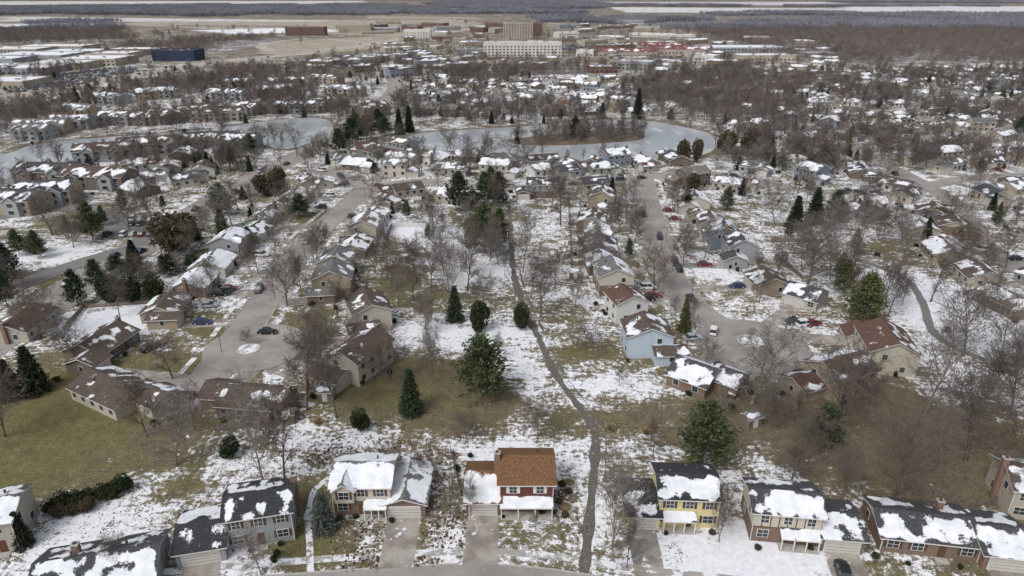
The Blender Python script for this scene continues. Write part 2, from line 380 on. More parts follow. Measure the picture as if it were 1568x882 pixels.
for i in range(len(ISL)):
    a,b=ISL[i],ISL[(i+1)%len(ISL)]; q=lambda p,k,z:(cx+(p[0]-cx)*k,cy+(p[1]-cy)*k,z)
    mb.add([q(a,1,0),q(b,1,0),q(b,.85,.6),q(a,.85,.6)],ISM); mb.add([q(a,.85,.6),q(b,.85,.6),(cx,cy,1.1)],ISM)
ob('pond_island',mb.mesh('pond_island'))
strip('footpath',PATH,1.6,.020,PATHM,.6); strip('footpath',PATH2,1.6,.024,PATHS,.8); strip('footpath',PATH3,2.0,.022,ASPH,.3); strip('footpath',PATH4,1.0,.02,PATHS,.3)
strip('tyre_track',offs(PATH[14:78],-1.9),.35,.016,PATHM,.5)

# ---------------------------------------------------------------- houses
HOCC=[]
def occupied(x,y,r):
    for a,b,c in HOCC:
        if (a-x)**2+(b-y)**2<(c+r)**2: return True
    return False
def slope(B,e0,e1,r1,r0,res,mat,cov,seed,trim):
    e0,e1,r1,r0=[Vector(p) for p in (e0,e1,r1,r0)]
    L=(e1-e0).length; D=(r0-e0).length; nu=max(1,int(L/res)); nv=max(1,int(D/res))
    if nu*nv>1: nu=max(nu,2); nv=max(nv,3)
    g=[]
    for j in range(nv+1):
        for i in range(nu+1):
            u,v=i/nu,j/nv; p=e0.lerp(e1,u).lerp(r0.lerp(r1,u),v)
            q=cov
            if cov>-1:
                q+= .40*noise.noise(Vector((u*L/3.2+seed,v*D/2.2,seed*1.7)))+.22*noise.noise(Vector((u*L/1.0+seed,v*D/2.5,seed*.7)))
                q-= .28*max(0,(v-.78)/.22)+ .16*max(0,1-v*D/.7)+.22*max(0,1-min(u,1-u)*L/.8)
            g.append((tuple(p),q))
    i0=len(B.v)
    for p,q in g: B.v.append(p); B.s.append(q)
    for j in range(nv):
        for i in range(nu):
            a=i0+j*(nu+1)+i; B.f.append((a,a+1,a+nu+2,a+nu+1)); B.m.append(mat)
    dz=Vector((0,0,-.2))
    for a,b in ((e0,e1),(e1,r1),(r0,e0)): B.add([tuple(a+dz),tuple(b+dz),tuple(b),tuple(a)],trim)
    B.add([tuple(e0+dz),tuple(r0+dz),tuple(r1+dz),tuple(e1+dz)],trim)
def section(W,B,x0,x1,y0,y1,h,axis,pitch,covs,res,wall,roof,seed,trim=None,z0=0,o=.45,low=None):
    trim=trim or TRIM
    t=(lambda x,y,z:(x,y,z)) if axis=='x' else (lambda x,y,z:(y,x,z))
    if axis=='y': x0,x1,y0,y1=y0,y1,x0,x1
    yc=(y0+y1)/2; rise=(y1-y0)/2*pitch
    c=[(x0,y0),(x1,y0),(x1,y1),(x0,y1)]
    for k in range(4):
        p,q=c[k],c[(k+1)%4]
        if low and h>4:
            W.add([t(*p,z0),t(*q,z0),t(*q,2.75),t(*p,2.75)],low); W.add([t(*p,2.75),t(*q,2.75),t(*q,h),t(*p,h)],wall)
        else: W.add([t(*p,z0),t(*q,z0),t(*q,h),t(*p,h)],low or wall)
    for x in (x0,x1): W.add([t(x,y0,h),t(x,y1,h),t(x,yc,h+rise)],wall)
    k=.13; ze=h-o*pitch+k; zr=h+rise+k
    slope(B,t(x0-o,y0-o,ze),t(x1+o,y0-o,ze),t(x1+o,yc,zr),t(x0-o,yc,zr),res,roof,covs[0],seed,trim)
    slope(B,t(x1+o,y1+o,ze),t(x0-o,y1+o,ze),t(x0-o,yc,zr),t(x1+o,yc,zr),res,roof,covs[1],seed+9,trim)
    return h+rise
def win(Wn,face,c,off,z,w=1.1,h=1.3,shut=None,det=2):
    sg={'f':-1,'b':1,'l':-1,'r':1}[face]
    def bx(a0,a1,z0,z1,d,m):
        lo,hi=sorted((off,off+sg*d))
        if face in 'fb': Wn.box(a0,a1,lo,hi,z0,z1,m,True)
        else: Wn.box(lo,hi,a0,a1,z0,z1,m,True)
    if det>=1: bx(c-w/2-.1,c+w/2+.1,z-.1,z+h+.1,.05,TRIM)
    bx(c-w/2,c+w/2,z,z+h,.075,GLASS)
    if det>=2:
        bx(c-.025,c+.025,z,z+h,.10,TRIM); bx(c-w/2,c-.03,z+h/2-.03,z+h/2+.03,.09,TRIM); bx(c+.03,c+w/2,z+h/2-.03,z+h/2+.03,.09,TRIM)
        if shut: bx(c-w/2-.5,c-w/2-.12,z-.05,z+h+.05,.06,shut); bx(c+w/2+.12,c+w/2+.5,z-.05,z+h+.05,.06,shut)
def garage(Wn,c,y,w=4.8,hh=2.15,det=2):
    Wn.box(c-w/2-.12,c+w/2+.12,y-.05,y,0,hh+.12,TRIM); Wn.box(c-w/2,c+w/2,y-.08,y,0,hh,GARD)
    if det>=2:
        for k in range(1,4): Wn.box(c-w/2,c+w/2,y-.09,y-.08,hh*k/4-.02,hh*k/4+.02,TRIMB)
def chimney(B,x,y,h,w=.9): 
    B.box(x-w/2,x+w/2,y-.4,y+.4,0,h,CONC); B.box(x-w/2-.08,x+w/2+.08,y-.48,y+.48,h,h+.15,KERB); B.box(x-.18,x+.18,y-.18,y+.18,h+.15,h+.4,TRIMB)
def finish(name,parts,loc,yaw,split):
    if split:
        e=bpy.data.objects.new(name,None); e.location=(loc[0],loc[1],0); e.rotation_euler=(0,0,yaw); COL.objects.link(e)
        for pn,mb in parts.items():
            if mb.f: ob(pn,mb.mesh(pn),parent=e)
        return e
    al=MB()
    for mb in parts.values():
        n=len(al.v); al.v+=mb.v; al.s+=mb.s; al.m+=mb.m; al.f+=[tuple(i+n for i in f) for f in mb.f]
    return ob(name,al.mesh(name),(loc[0],loc[1],0),yaw)
NDRV=0; CARS=[]
def driveway(loc,yaw,lx,ly,w=5.2,maxl=22,col=DRIVE):
    global NDRV
    f=(math.sin(yaw),-math.cos(yaw)); r=(math.cos(yaw),math.sin(yaw))
    gx=loc[0]+r[0]*lx-f[0]*ly; gy=loc[1]+r[1]*lx-f[1]*ly
    L=0
    while L<maxl and rdist(gx+f[0]*L,gy+f[1]*L)>-.6: L+=.5
    if L>=maxl or L<2: 
        return None
    n=max(2,int(L/1.5)); P=np.array([(gx+f[0]*L*k/n,gy+f[1]*L*k/n) for k in range(n+1)])
    NDRV+=1; strip('driveway',P,w,.032+.0006*(NDRV%12),col,.25)
    DRVSEG.append(P); return (gx,gy,f,L)
def house(name,x,y,yaw,w=12,d=8.5,st=1,wall=W_BEI,roof=R_BR,cov=(.6,.5),wing=1,ww=6,wd=7,wf=1.5,waxis='x',wcov=None,res=1.2,det=1,split=False,
          low=None,pitch=.42,chim=None,porch=None,dormer=False,drive=True,shut=None,trim=None,front=False,car=None,timber=False):
    f=(math.sin(yaw),-math.cos(yaw))
    if front: x-=f[0]*d/2; y-=f[1]*d/2
    W,B,Wn=MB(),MB(),MB(); sd=U(0,100); h=2.65*st+.15; wcov=wcov or cov
    top=section(W,B,-w/2,w/2,-d/2,d/2,h,'x',pitch,cov,res,wall,roof,sd,trim,low=low)
    n=max(2,int(w/2.9))
    for s in range(st):
        for k in range(n):
            c=-w/2+w*(k+.5)/n; z=1.0+2.65*s
            if s==0 and k==n//2:
                Wn.box(c-.5,c+.5,-d/2-.07,-d/2,.15,2.25,DOORM); Wn.box(c-.9,c+.9,-d/2-1.2,-d/2-.08,0,.15,KERB)
            else: win(Wn,'f',c,-d/2,z,1.5 if s==0 else 1.1,1.25,shut,det)
            win(Wn,'b',c,d/2,z,1.2,1.2,None,min(det,1))
        if not wing or wing>0 or st>1 and s>0: win(Wn,'l',-d*.2 if s else d*.2,-w/2,1.0+2.65*s,1,1.2,None,min(det,1))
        if not wing or wing<0 or st>1 and s>0: win(Wn,'r',-d*.2 if s else d*.2,w/2,1.0+2.65*s,1,1.2,None,min(det,1))
    if timber:
        for k in range(9):
            c=-w/2+.1+(w-.2)*k/8; Wn.box(c-.07,c+.07,-d/2-.03,-d/2,2.88,h-.15,TRIMB)
        Wn.box(-w/2,w/2,-d/2-.035,-d/2,2.72,2.88,TRIMB)
    if wing:
        yf=-d/2-wf; xa,xb=((w/2-.02,w/2+ww) if wing>0 else (-w/2-ww,-w/2+.02))
        if waxis=='y': xa,xb=((w/2-1.2,w/2+ww-1) if wing>0 else (-w/2-ww+1,-w/2+1.2))
        section(W,B,xa,xb,yf,yf+wd,2.7,waxis,pitch*.93,wcov,res,low or wall,roof,sd+4,trim)
        gc=(xa+xb)/2; garage(Wn,gc,yf,min(4.9,ww-1.0),det=det)
        sx=xb if wing>0 else xa; win(Wn,'r' if wing>0 else 'l',yf+wd/2,sx,1.1,.9,1.1,None,min(det,1))
    else:
        gc=-w/2+3.2; yf=-d/2; garage(Wn,gc,yf-.08,4.6,det=det)
    if chim: chimney(B,chim[0],chim[1],top+.9)
    elif det and R()<.4: chimney(B,(-w/2-.3)*(wing or 1),0,top+.7)
    if porch:
        a,b,dp=porch; pz=2.5
        slope(B,(a,-d/2-dp,pz-.15),(b,-d/2-dp,pz-.15),(b,-d/2-.02,pz+.55),(a,-d/2-.02,pz+.55),res,roof,.8,sd,TRIM)
        k=4
        for i in range(k): 
            px=a+.2+(b-a-.4)*i/(k-1); B.box(px-.08,px+.08,-d/2-dp+.15,-d/2-dp+.31,.12,pz-.33,TRIM)
        B.box(a,b,-d/2-dp,-d/2-.1,0,.12,KERB)
    if dormer:
        gw=w*.33; section(W,B,-w*.28-gw/2,-w*.28+gw/2,-d/2-.6,-.3,h-.03,'y',.7,(cov[0],cov[0]),res,wall,roof,sd+2,trim,z0=0 if st==1 else 2.8)
        win(Wn,'f',-w*.28,-d/2-.6,(h-1.9),1.5,1.3,shut,det)
    if det:
        B.box(w*.2,w*.2+.25,d*.18,d*.18+.25,h,h+(d/2-d*.18)*pitch+.6,TRIMB)
        for sx in (-w/2,w/2-.1): Wn.box(sx,sx+.1,-d/2-.12,-d/2-.02,0,h-.2,TRIM)
    HOCC.append((x,y,w*.42)); 
    if wing: 
        q=wing*(w/2+ww/2); HOCC.append((x+math.cos(yaw)*q,y+math.sin(yaw)*q,3.6))
    o=finish(name,{'walls':W,'roof':B,'windows_and_doors':Wn},(x,y),yaw,split)
    if drive:
        dr=driveway((x,y),yaw,gc,yf-.1,w=5.0 if wing and ww>5 else 4.2)
        if dr and (car if car is not None else R()<.35):
            k=U(3,min(7,dr[3])) if dr[3]>4 else 2; CARS.append((dr[0]+dr[2][0]*k+U(-.6,.6),dr[1]+dr[2][1]*k,math.atan2(dr[2][1],dr[2][0])+math.pi*(R()<.5)))
    return o
D=math.radians
def hx(name,a,b,yawd,**k):
    x,y=S(a,b); return house(name,x,y,D(yawd),front=True,split=True,res=.45,det=2,car=False,**k)
hx('grey_two_storey_house',402,834,13,w=9.3,d=7.8,st=2,wall=W_GRY,roof=R_BK,cov=(.54,.6),wing=-1,ww=6.6,wd=8.6,wf=2.0,wcov=(.52,.72),chim=(4.9,1.5),shut=TRIMB,pitch=.33)
hx('beige_two_storey_house',556,788,1,w=8.9,d=8.0,st=2,wall=W_CRM,low=W_BRK,roof=R_GR,cov=(.76,.7),wing=1,ww=6.4,wd=9.6,wf=.8,waxis='y',wcov=(.75,.62),porch=(0.4,4.0,1.6),dormer=True,shut=DOORM,pitch=.36)
hx('brick_two_storey_house',806,783,0,w=8.3,d=8.6,st=2,wall=W_DKR,low=W_RED,roof=R_OR,cov=(-.3,-.2),wing=-1,ww=5.2,wd=9.6,wf=.9,wcov=(.64,.25),porch=(-4.1,4.1,2.0),shut=TRIM,chim=(-4.6,-.5),pitch=.46)
hx('yellow_two_storey_house',1052,807,-3,w=8.8,d=8.0,st=2,wall=W_YEL,low=W_YEL,roof=R_BK,cov=(.50,.4),wing=-1,ww=5.0,wd=8.2,wf=.9,wcov=(.50,.3),porch=(-4,1,1.6),shut=TRIMB,pitch=.34)
hx('tudor_two_storey_house',1200,832,-7,w=9.8,d=7.4,st=2,wall=W_CRM,low=W_BRK,roof=R_CH,cov=(.66,.5),wing=1,ww=5.8,wd=8.0,wf=.9,wcov=(.66,.4),porch=(-1,4.6,1.7),timber=True,pitch=.32)
hx('ranch_house',1420,852,-9,w=13.2,d=8.6,st=1,wall=W_CRM,low=W_BRK,roof=R_CH,cov=(.57,.4),wing=1,ww=6.5,wd=9,wf=1.2,wcov=(.62,.5),chim=(3,2),shut=TRIMB,pitch=.33)
hx('ranch_house',146,930,14,w=15,d=9.5,st=1,wall=W_GRY,roof=R_CH,cov=(.60,.5),wing=0,chim=(-3,1.5))
hx('beige_two_storey_house',1590,800,-14,w=9,d=8.6,st=2,wall=W_BEI,roof=R_BR,cov=(.6,.5),wing=1)
hx('beige_two_storey_house',-16,850,15,w=8,d=8,st=2,wall=W_BEI,roof=R_BR,cov=(.6,.5),wing=-1,pitch=.35)
def faceroad(x,y):
    p,_=rnear(x,y); return math.atan2(p[0]-x,-(p[1]-y))
MID=[
 (250,488,15,1,W_TAN,R_BR,.5,None),(298,444,13,1,W_BEI,R_GR,.8,None),(330,414,12,1,W_WHI,R_CH,.72,None),(362,388,12,2,W_GRY,R_CH,.6,None),(388,364,12,1,W_BEI,R_CH,.62,None),(410,343,11,1,W_GRN,R_GR,.6,None),
 (432,322,12,1,W_TAN,R_BR,.5,None),(455,304,12,1,W_CRM,R_TA,.6,None),(478,285,11,1,W_BEI,R_BR,.7,None),
 (563,503,10.5,2,W_CRM,R_BR,.42,None),(508,452,9.5,2,W_TAN,R_GR,.42,None),(527,416,10,2,W_CRM,R_GR,.45,None),(548,386,11,1,W_TAN,R_BR,.62,None),(562,362,10,2,W_BEI,R_TA,.55,None),(578,340,11,1,W_WHI,R_GR,.62,None),(600,318,11,1,W_BEI,R_RB,.55,None),
 (535,572,12,2,W_CRM,R_BR,.50,None),(383,620,14,1,W_BRN,R_BR,.42,172),(188,618,15,1,W_BEI,R_BR,.52,150),(150,545,14,1,W_BRN,R_BR,.5,80),
 (997,542,9.5,2,W_BLU,R_BR,.45,92),(952,478,11.5,2,W_WHI,R_RB,.44,None),(930,440,11,2,W_CRM,R_GR,.52,None),(922,412,11,1,W_BEI,R_GR,.66,None),(918,388,11,1,W_GRY,R_CH,.60,None),(914,365,10,1,W_BEI,R_GR,.70,None),(912,344,10,1,W_BEI,R_BR,.55,None),(915,320,11,2,W_TAN,R_BR,.6,None),
 (1088,345,11,1,W_TAN,R_BR,.5,None),(1105,372,10,2,W_SLA,R_CH,.55,None),(1128,400,10.5,2,W_GRY,R_CH,.5,None),(1165,442,12,1,W_TAN,R_BR,.48,None),(1232,462,13,1,W_BEI,R_CH,.6,None),(1068,318,11,1,W_CRM,R_BR,.6,None),
 (1078,594,12.5,1,W_GRY,R_CH,.70,None),(1265,598,10.5,2,W_TAN,R_RB,.48,None),(1348,545,12,2,W_CRM,R_RB,.46,None),
 (735,352,10,1,W_BRN,R_RB,.2,90),(1552,478,13,1,W_CRM,R_BR,.55,None),(1500,430,12,1,W_BEI,R_BR,.6,None),(1590,440,12,1,W_GRY,R_CH,.6,None),(1450,355,13,1,W_BEI,R_BR,.5,None),
 (820,298,12,2,W_GRY,R_CH,.55,0),(40,500,12,1,W_BEI,R_BR,.5,None),(1420,330,12,1,W_SLA,R_BR,.6,None)]
NM={W_BRN:'brown',W_BLU:'light_blue',W_SLA:'slate_blue',W_WHI:'white',W_GRY:'grey',W_TAN:'tan',W_BEI:'beige',W_CRM:'cream',W_BRK:'brick',W_GRN:'sage',W_DKR:'dark_red'}
MXY=[S(q[0],q[1]) for q in MID]
for qi,(a,b,w,st,wl,rf,cv,yw) in enumerate(MID):
    x,y=MXY[qi]; yaw=faceroad(x,y) if yw is None else D(yw)
    dn=min(math.hypot(x-p[0],y-p[1]) for j,p in enumerate(MXY) if j!=qi)
    ww=5.4; wn=random.choice([-1,1])
    if dn<w+ww+2.5:
        tot=dn-3.4; ww=4.6; w=tot-ww
        if w<7.5: wn=0; w=max(8.6,tot)
    off=0 if not wn else -wn*ww/2
    x+=math.cos(yaw)*off; y+=math.sin(yaw)*off
    sh=U(-1.5,1.5); x+=math.sin(yaw)*sh; y-=math.cos(yaw)*sh
    nm=NM[wl]+('_two_storey_house' if st==2 else '_ranch_house')
    house(nm,x,y,yaw,w=w,d=U(8,10),st=st,wall=wl,roof=rf,cov=(cv+U(-.10,.05),cv+U(-.15,.1)),wing=wn,ww=ww,waxis=random.choice('xxy'),wf=U(.8,2.6),
          res=.8,det=2,split=True,low=random.choice([None,None,W_BRK]),dormer=R()<.25,shut=random.choice([None,TRIMB]),pitch=U(.36,.5))
def rowhouses(ri,gap=18,off=13.5,p=.9):
    P=RP[ri]; w=ROADS[ri][2]; n=normals(P); s=np.r_[0,np.cumsum(np.hypot(*np.diff(P,axis=0).T))]
    for side in (-1,1):
        t=U(4,10)
        while t<s[-1]-4:
            i=int(np.searchsorted(s,t)); t+=gap*U(.92,1.3)
            if R()>p: continue
            o=side*(w/2+off+U(-2.5,4.5)); x,y=P[i]+n[i]*o
            if y>900 or abs(x)>y*.86+40: continue
            if rdist(x,y)<6.5 or wet(x,y) or wet(x+6,y) or wet(x-6,y) or wet(x,y+7) or wet(x,y-7) or occupied(x,y,6.8) or pdist(x,y)<7: continue
            yaw=faceroad(x,y)+U(-.2,.2); fr=y>380
            st=2 if R()<.25 else 1
            wl=random.choice(WALLS); cv=U(.40,.72)
            house(NM[wl]+('_two_storey_house' if st==2 else '_ranch_house'),x,y,yaw,w=U(9,13),d=U(8.5,10),st=st,wall=wl,roof=random.choice([R_BR,R_BR,R_CH,R_GR,R_TA,R_RB,R_TA,R_GR,R_CH]),
                  cov=(cv,cv+U(-.12,.1)),wing=random.choice([-1,1,1,0]),ww=5,waxis=random.choice('xy'),res=2.0 if fr else 1.3,det=0 if fr else 1,car=False if fr else None,drive=y<480)
for ri in (3,4,5,6,10,11,12,13,14): rowhouses(ri)
def fill(poly,n,r=8):
    P=SP(poly); xs_=[p[0] for p in P]; ys_=[p[1] for p in P]; c=0
    for _ in range(n*14):
        if c>=n: break
        x,y=U(min(xs_),max(xs_)),U(min(ys_),max(ys_))
        if not inp(x,y,P) or rdist(x,y)<7 or wet(x,y) or wet(x+7,y) or wet(x-7,y) or wet(x,y-8) or wet(x,y+8) or occupied(x,y,r): continue
        c+=1; st=2 if R()<.25 else 1; wl=random.choice(WALLS); cv=U(.42,.80)
        ang=noise.noise(Vector((x*.006,y*.006,2)))*2.2+random.choice([0,math.pi/2,math.pi,-math.pi/2])
        fr=y>330
        house(NM[wl]+('_two_storey_house' if st==2 else '_ranch_house'),x,y,ang,w=U(10,13),d=U(8.5,10.5),st=st,wall=wl,roof=random.choice([R_BR,R_BR,R_CH,R_GR,R_TA,R_RB,R_GR,R_CH]),cov=(cv,cv+U(-.12,.1)),
              wing=random.choice([-1,1]),ww=5,waxis=random.choice('xy'),res=2.2 if fr else 1.4,det=0 if fr else 1,drive=False)
fill([(1120,200),(1700,180),(1700,330),(1330,340),(1180,262)],66)
fill([(1250,112),(1750,102),(1750,182),(1180,195)],150)
fill([(640,124),(960,122),(980,176),(640,180)],72)
fill([(980,108),(1260,100),(1260,180),(1000,176)],28)
fill([(530,228),(640,232),(900,250),(1060,248),(1060,262),(600,275),(520,262)],20,7)
fill([(1420,350),(1720,350),(1760,470),(1560,470)],8)
fill([(170,262),(330,235),(350,262),(210,315)],12)
def apartment(x,y,yaw,L=32,d=13,wall=W_TAN,roof=R_BR,det=1):
    W,B,Wn=MB(),MB(),MB(); sd=U(0,99); h=5.6; cv=U(.42,.60)
    section(W,B,-L/2,L/2,-d/2,d/2,h,'x',.45,(cv,cv),1.8,wall,roof,sd)
    n=max(2,int(L/10))
    for k in range(n):
        c=-L/2+L*(k+.5)/n+U(-.8,.8)
        for sgn in (-1,1):
            y0,y1=(-d/2-1.8,-.5) if sgn<0 else (.5,d/2+1.8)
            section(W,B,c-2.8,c+2.8,y0,y1,h-.04,'y',.62,(cv+.05,cv),1.8,W_GRY if k%2 else wall,roof,sd+k,low=None)
            for z in (.9,3.5): 
                win(Wn,'f' if sgn<0 else 'b',c,y0 if sgn<0 else y1,z,2.4,1.5,None,1)
                for q in (-3.9,3.9):
                    if abs(c+q)<L/2-1: win(Wn,'f' if sgn<0 else 'b',c+q,sgn*d/2,z,1.4,1.6,None,1)
        if k: chimney(B,c-L/n/2,0,h+4.2,1.2)
    for z in (.9,3.5):
        for s,q in (('l',-L/2),('r',L/2)):
            for e in (-3,3): win(Wn,s,e,q,z,1.2,1.3,None,1)
    for q in range(int(L//9)+1):
        e=-L/2+L*q/max(1,int(L//9)); HOCC.append((x+math.cos(yaw)*e,y+math.sin(yaw)*e,7))
    finish('apartment_building',{'walls':W,'roof':B,'windows_and_doors':Wn},(x,y),yaw,y<420)
for (a,b,L,yd) in [(85,278,28,-8),(155,285,28,-8),(22,322,24,0),(78,308,20,5),(165,244,26,10),(232,234,28,12),(68,204,28,5),(115,196,24,5),(325,226,26,6),(368,228,20,-10),(200,190,34,0),(245,187,26,-20),(335,184,30,15),(380,174,24,-25),(300,180,24,30),
     (460,172,34,0),(505,166,24,30),(30,212,20,0),(170,158,30,-25),(240,150,28,30),(350,152,32,-20),(420,146,28,30),(530,146,30,-15),(440,132,30,25),(500,128,30,-25),(360,134,30,0),(120,178,30,-20),(550,176,20,40)]:
    x,y=S(a,b)
    if rdist(x,y)<2 or wet(x,y): x+=9
    apartment(x,y,D(yd+U(-7,7)),L,12,random.choice([W_TAN,W_BRN,W_BRN,W_GRY]),random.choice([R_BR,R_BR,R_CH,R_GR]))
FW=roofmat('flat_membrane_roof',(.34,.34,.34)); FB=simple('beige_masonry',(.38,.335,.275),.15,.1); FR=simple('red_brick_facade',(.17,.105,.085),.2,.2); FG=simple('grey_panel',(.28,.29,.30),.15,.1); FBL=simple('blue_panel',(.035,.045,.085),.15,.1)
FWH=simple('white_facade',(.58,.56,.52),.08,.1)
def block(name,a,b,w,d,h,wall,roofm=None,cov=.6,gable=False,yd=0):
    x,y=S(a,b); W,B,Wn=MB(),MB(),MB()
    if gable: section(W,B,-w/2,w/2,-d/2,d/2,h,'x',.3,(cov,cov),5,wall,roofm,U(0,50))
    else:
        W.box(-w/2,w/2,-d/2,d/2,0,h,wall)
        W.f.pop(); W.m.pop()
        pr=.8
        W.box(-w/2,w/2,-d/2,-d/2+.4,h,h+pr,wall); W.box(-w/2,w/2,d/2-.4,d/2,h,h+pr,wall); W.box(-w/2,-w/2+.4,-d/2+.4,d/2-.4,h,h+pr,wall); W.box(w/2-.4,w/2,-d/2+.4,d/2-.4,h,h+pr,wall)
        B.add([(-w/2+.4,-d/2+.4,h),(w/2-.4,-d/2+.4,h),(w/2-.4,d/2-.4,h),(-w/2+.4,d/2-.4,h)],roofm or FW,cov)
        for _ in range(3):
            ux,uy=U(-w*.35,w*.35),U(-d*.3,d*.3); B.box(ux-1.5,ux+1.5,uy-1,uy+1,h,h+1.4,FG)
    fl=max(1,int(h/3.3)); n=max(3,int(w/4.5))
    for s in range(fl):
        for k in range(n):
            c=-w/2+w*(k+.5)/n; win(Wn,'f',c,-d/2,1+3.3*s,2.2,1.5,None,0)
    HOCC.append((x,y,w*.5))
    finish(name,{'walls':W,'roof':B,'windows_and_doors':Wn},(x,y),D(yd),False)
block('hotel_building',800,86,95,18,16,FWH,None,.5); block('hotel_building',793,58,50,20,24,FB,None,.3); block('hotel_building',812,54,40,20,20,FR,None,.3)
block('brick_hotel_building',470,54,70,22,14,FR); block('hotel_building',545,50,60,22,16,FB); block('hotel_building',640,58,45,20,13,FWH); block('office_building',275,92,48,30,11,FBL,R_CH,.3)
RR=roofmat('red_metal_roof',(.17,.07,.06))
block('red_roof_store_building',960,86,70,26,6,FB,RR,.46,True,-4); block('red_roof_store_building',1040,82,80,26,6,FB,RR,.46,True,-4); block('red_roof_store_building',1010,76,60,24,6,FB,RR,.46,True)
block('store_building',1130,80,110,50,7,FG,None,.85); block('store_building',1170,92,70,30,6,FB,None,.8)
for (a,b,w,d) in [(36,110,80,55),(98,104,62,50),(16,132,50,40),(150,98,66,50),(60,90,90,60),(118,84,70,45),(178,88,50,40),(2,96,60,50),(-40,114,60,40),(215,82,70,40),(22,82,90,50),(90,78,90,45)]:
    block('store_building',a,b,w,d,U(5,7),random.choice([FR,FB,FG,FB]),None,U(.55,.9))
for _ in range(210):
    a=U(560,1280); b=U(34,112)
    if b<60 and a>1060: continue
    x,y=S(a,b); w=U(16,44)*(1 if b>70 else 1.7)
    if occupied(x,y,w*.5) or rdist(x,y)<4: continue
    if R()<.45: block('store_building',a,b,w,U(14,30),U(4,9),random.choice([FR,FB,FG,FWH,FB]),None,U(.45,.85),False,U(-35,35))
    else: block('townhouse_building',a,b,w*.8,12,6,random.choice([W_TAN,W_BEI,W_BRN]),random.choice([R_BR,R_CH,R_RB,R_GR]),U(.45,.7),True,U(-45,45))
for _ in range(60):
    a=U(480,700); b=U(86,118); x,y=S(a,b)
    if occupied(x,y,12) or rdist(x,y)<6: continue
    block('townhouse_building',a,b,U(20,36),13,6.5,random.choice([W_GRY,W_BRN,W_SLA,W_BEI]),random.choice([R_CH,R_BK,R_BR]),U(.4,.62),True,U(-50,50))

# ---------------------------------------------------------------- roads
DP=np.concatenate(DRVSEG) if DRVSEG else np.zeros((1,2))-999
zz=.05
for i,(nm,pl,w,sw,kb) in enumerate(ROADS):
    zz+=.004; strip(nm,RP[i],w,zz,RMAT.get(nm,ROADM))
    P=RP[i]
    if kb:
        mb=MB()
        for sd in (-1,1):
            A=offs(P,sd*(w/2)); Bq=offs(P,sd*(w/2+.25))
            for k in range(len(P)-1):
                c=(A[k]+A[k+1])/2
                if np.hypot(DP[:,0]-c[0],DP[:,1]-c[1]).min()<3.2: continue
                dd=np.hypot(RD_[:,0]-c[0],RD_[:,1]-c[1])-RW_
                if dd.min()<-.8: continue
                a,b,e,f=A[k],A[k+1],Bq[k+1],Bq[k]
                if sd<0: a,b,e,f=f,e,b,a
                mb.add([(*a,.17),(*f,.17),(*e,.17),(*b,.17)][::-1],KERB)
                mb.add([(*A[k],0),(*A[k+1],0),(*A[k+1],.17),(*A[k],.17)],KERB); mb.add([(*Bq[k],0),(*Bq[k+1],0),(*Bq[k+1],.17),(*Bq[k],.17)],KERB)
        if mb.f: ob('kerb',mb.mesh('kerb'))
    if sw:
        for sd in (-1,1):
            Q=offs(P,sd*(w/2+2.6)); 
            run=[]; 
            for q in list(Q)+[None]:
                if q is not None and (np.hypot(RD_[:,0]-q[0],RD_[:,1]-q[1])-RW_).min()>1.2: run.append(q)
                else:
                    if len(run)>3: strip('sidewalk',np.array(run),1.3,.012+.002*(sd+1),WALKM)
                    run=[]
for (c,r) in BW:
    zz+=.004; flat('cul_de_sac_pavement',[(c[0]+r*math.cos(t*math.tau/48),c[1]+r*math.sin(t*math.tau/48)) for t in range(48)],zz,ROADM)
ISN=roofmat('island_snow_bed',(.16,.12,.07))
def island(a,b,r,nm,cov,rock=False):
    x,y=S(a,b); mb=MB(); n=28
    for k in range(n):
        t0,t1=k*math.tau/n,(k+1)*math.tau/n
        pt=lambda t,rr,z:(x+rr*math.cos(t),y+rr*math.sin(t),z)
        mb.add([pt(t0,r,0),pt(t1,r,0),pt(t1,r,.24),pt(t0,r,.24)],KERB); mb.add([pt(t0,r,.24),pt(t1,r,.24),pt(t1,r-.3,.24),pt(t0,r-.3,.24)],KERB)
        mb.add([pt(t0,r-.3,.24),pt(t1,r-.3,.24),(x,y,.4)],ISN,cov)
    ob(nm,mb.mesh(nm))
island(381,535,2.7,'traffic_island',.54); island(1150,523,3.2,'traffic_island',.52); island(872,740,1.2,'raised_flower_bed',.4); island(865,778,1.4,'raised_flower_bed',.35)
MARK=simple('road_marking_paint',(.62,.58,.42),.1)
P=RP[7]; mb=MB(); nn=normals(P)
for k in range(0,len(P)-1,5):
    a,b=P[k],P[min(k+2,len(P)-1)]; q=nn[k]*.09
    mb.add([(*(a-q),.088),(*(b-q),.088),(*(b+q),.088),(*(a+q),.088)],MARK)
ob('lane_marking',mb.mesh('lane_marking'))
LOTS=[[(150,332),(225,335),(232,362),(165,365)],[(0,122),(90,112),(200,102),(215,110),(120,130),(10,146)],[(1080,84),(1240,78),(1250,84),(1100,92)],[(700,74),(900,68),(920,76),(720,84)],[(1090,96),(1160,93),(1180,98),(1110,102)],[(180,250),(250,240),(290,246),(220,262)]]
for i,l in enumerate(LOTS): flat('parking_lot',SP(l),.022+.004*i,ASPH)

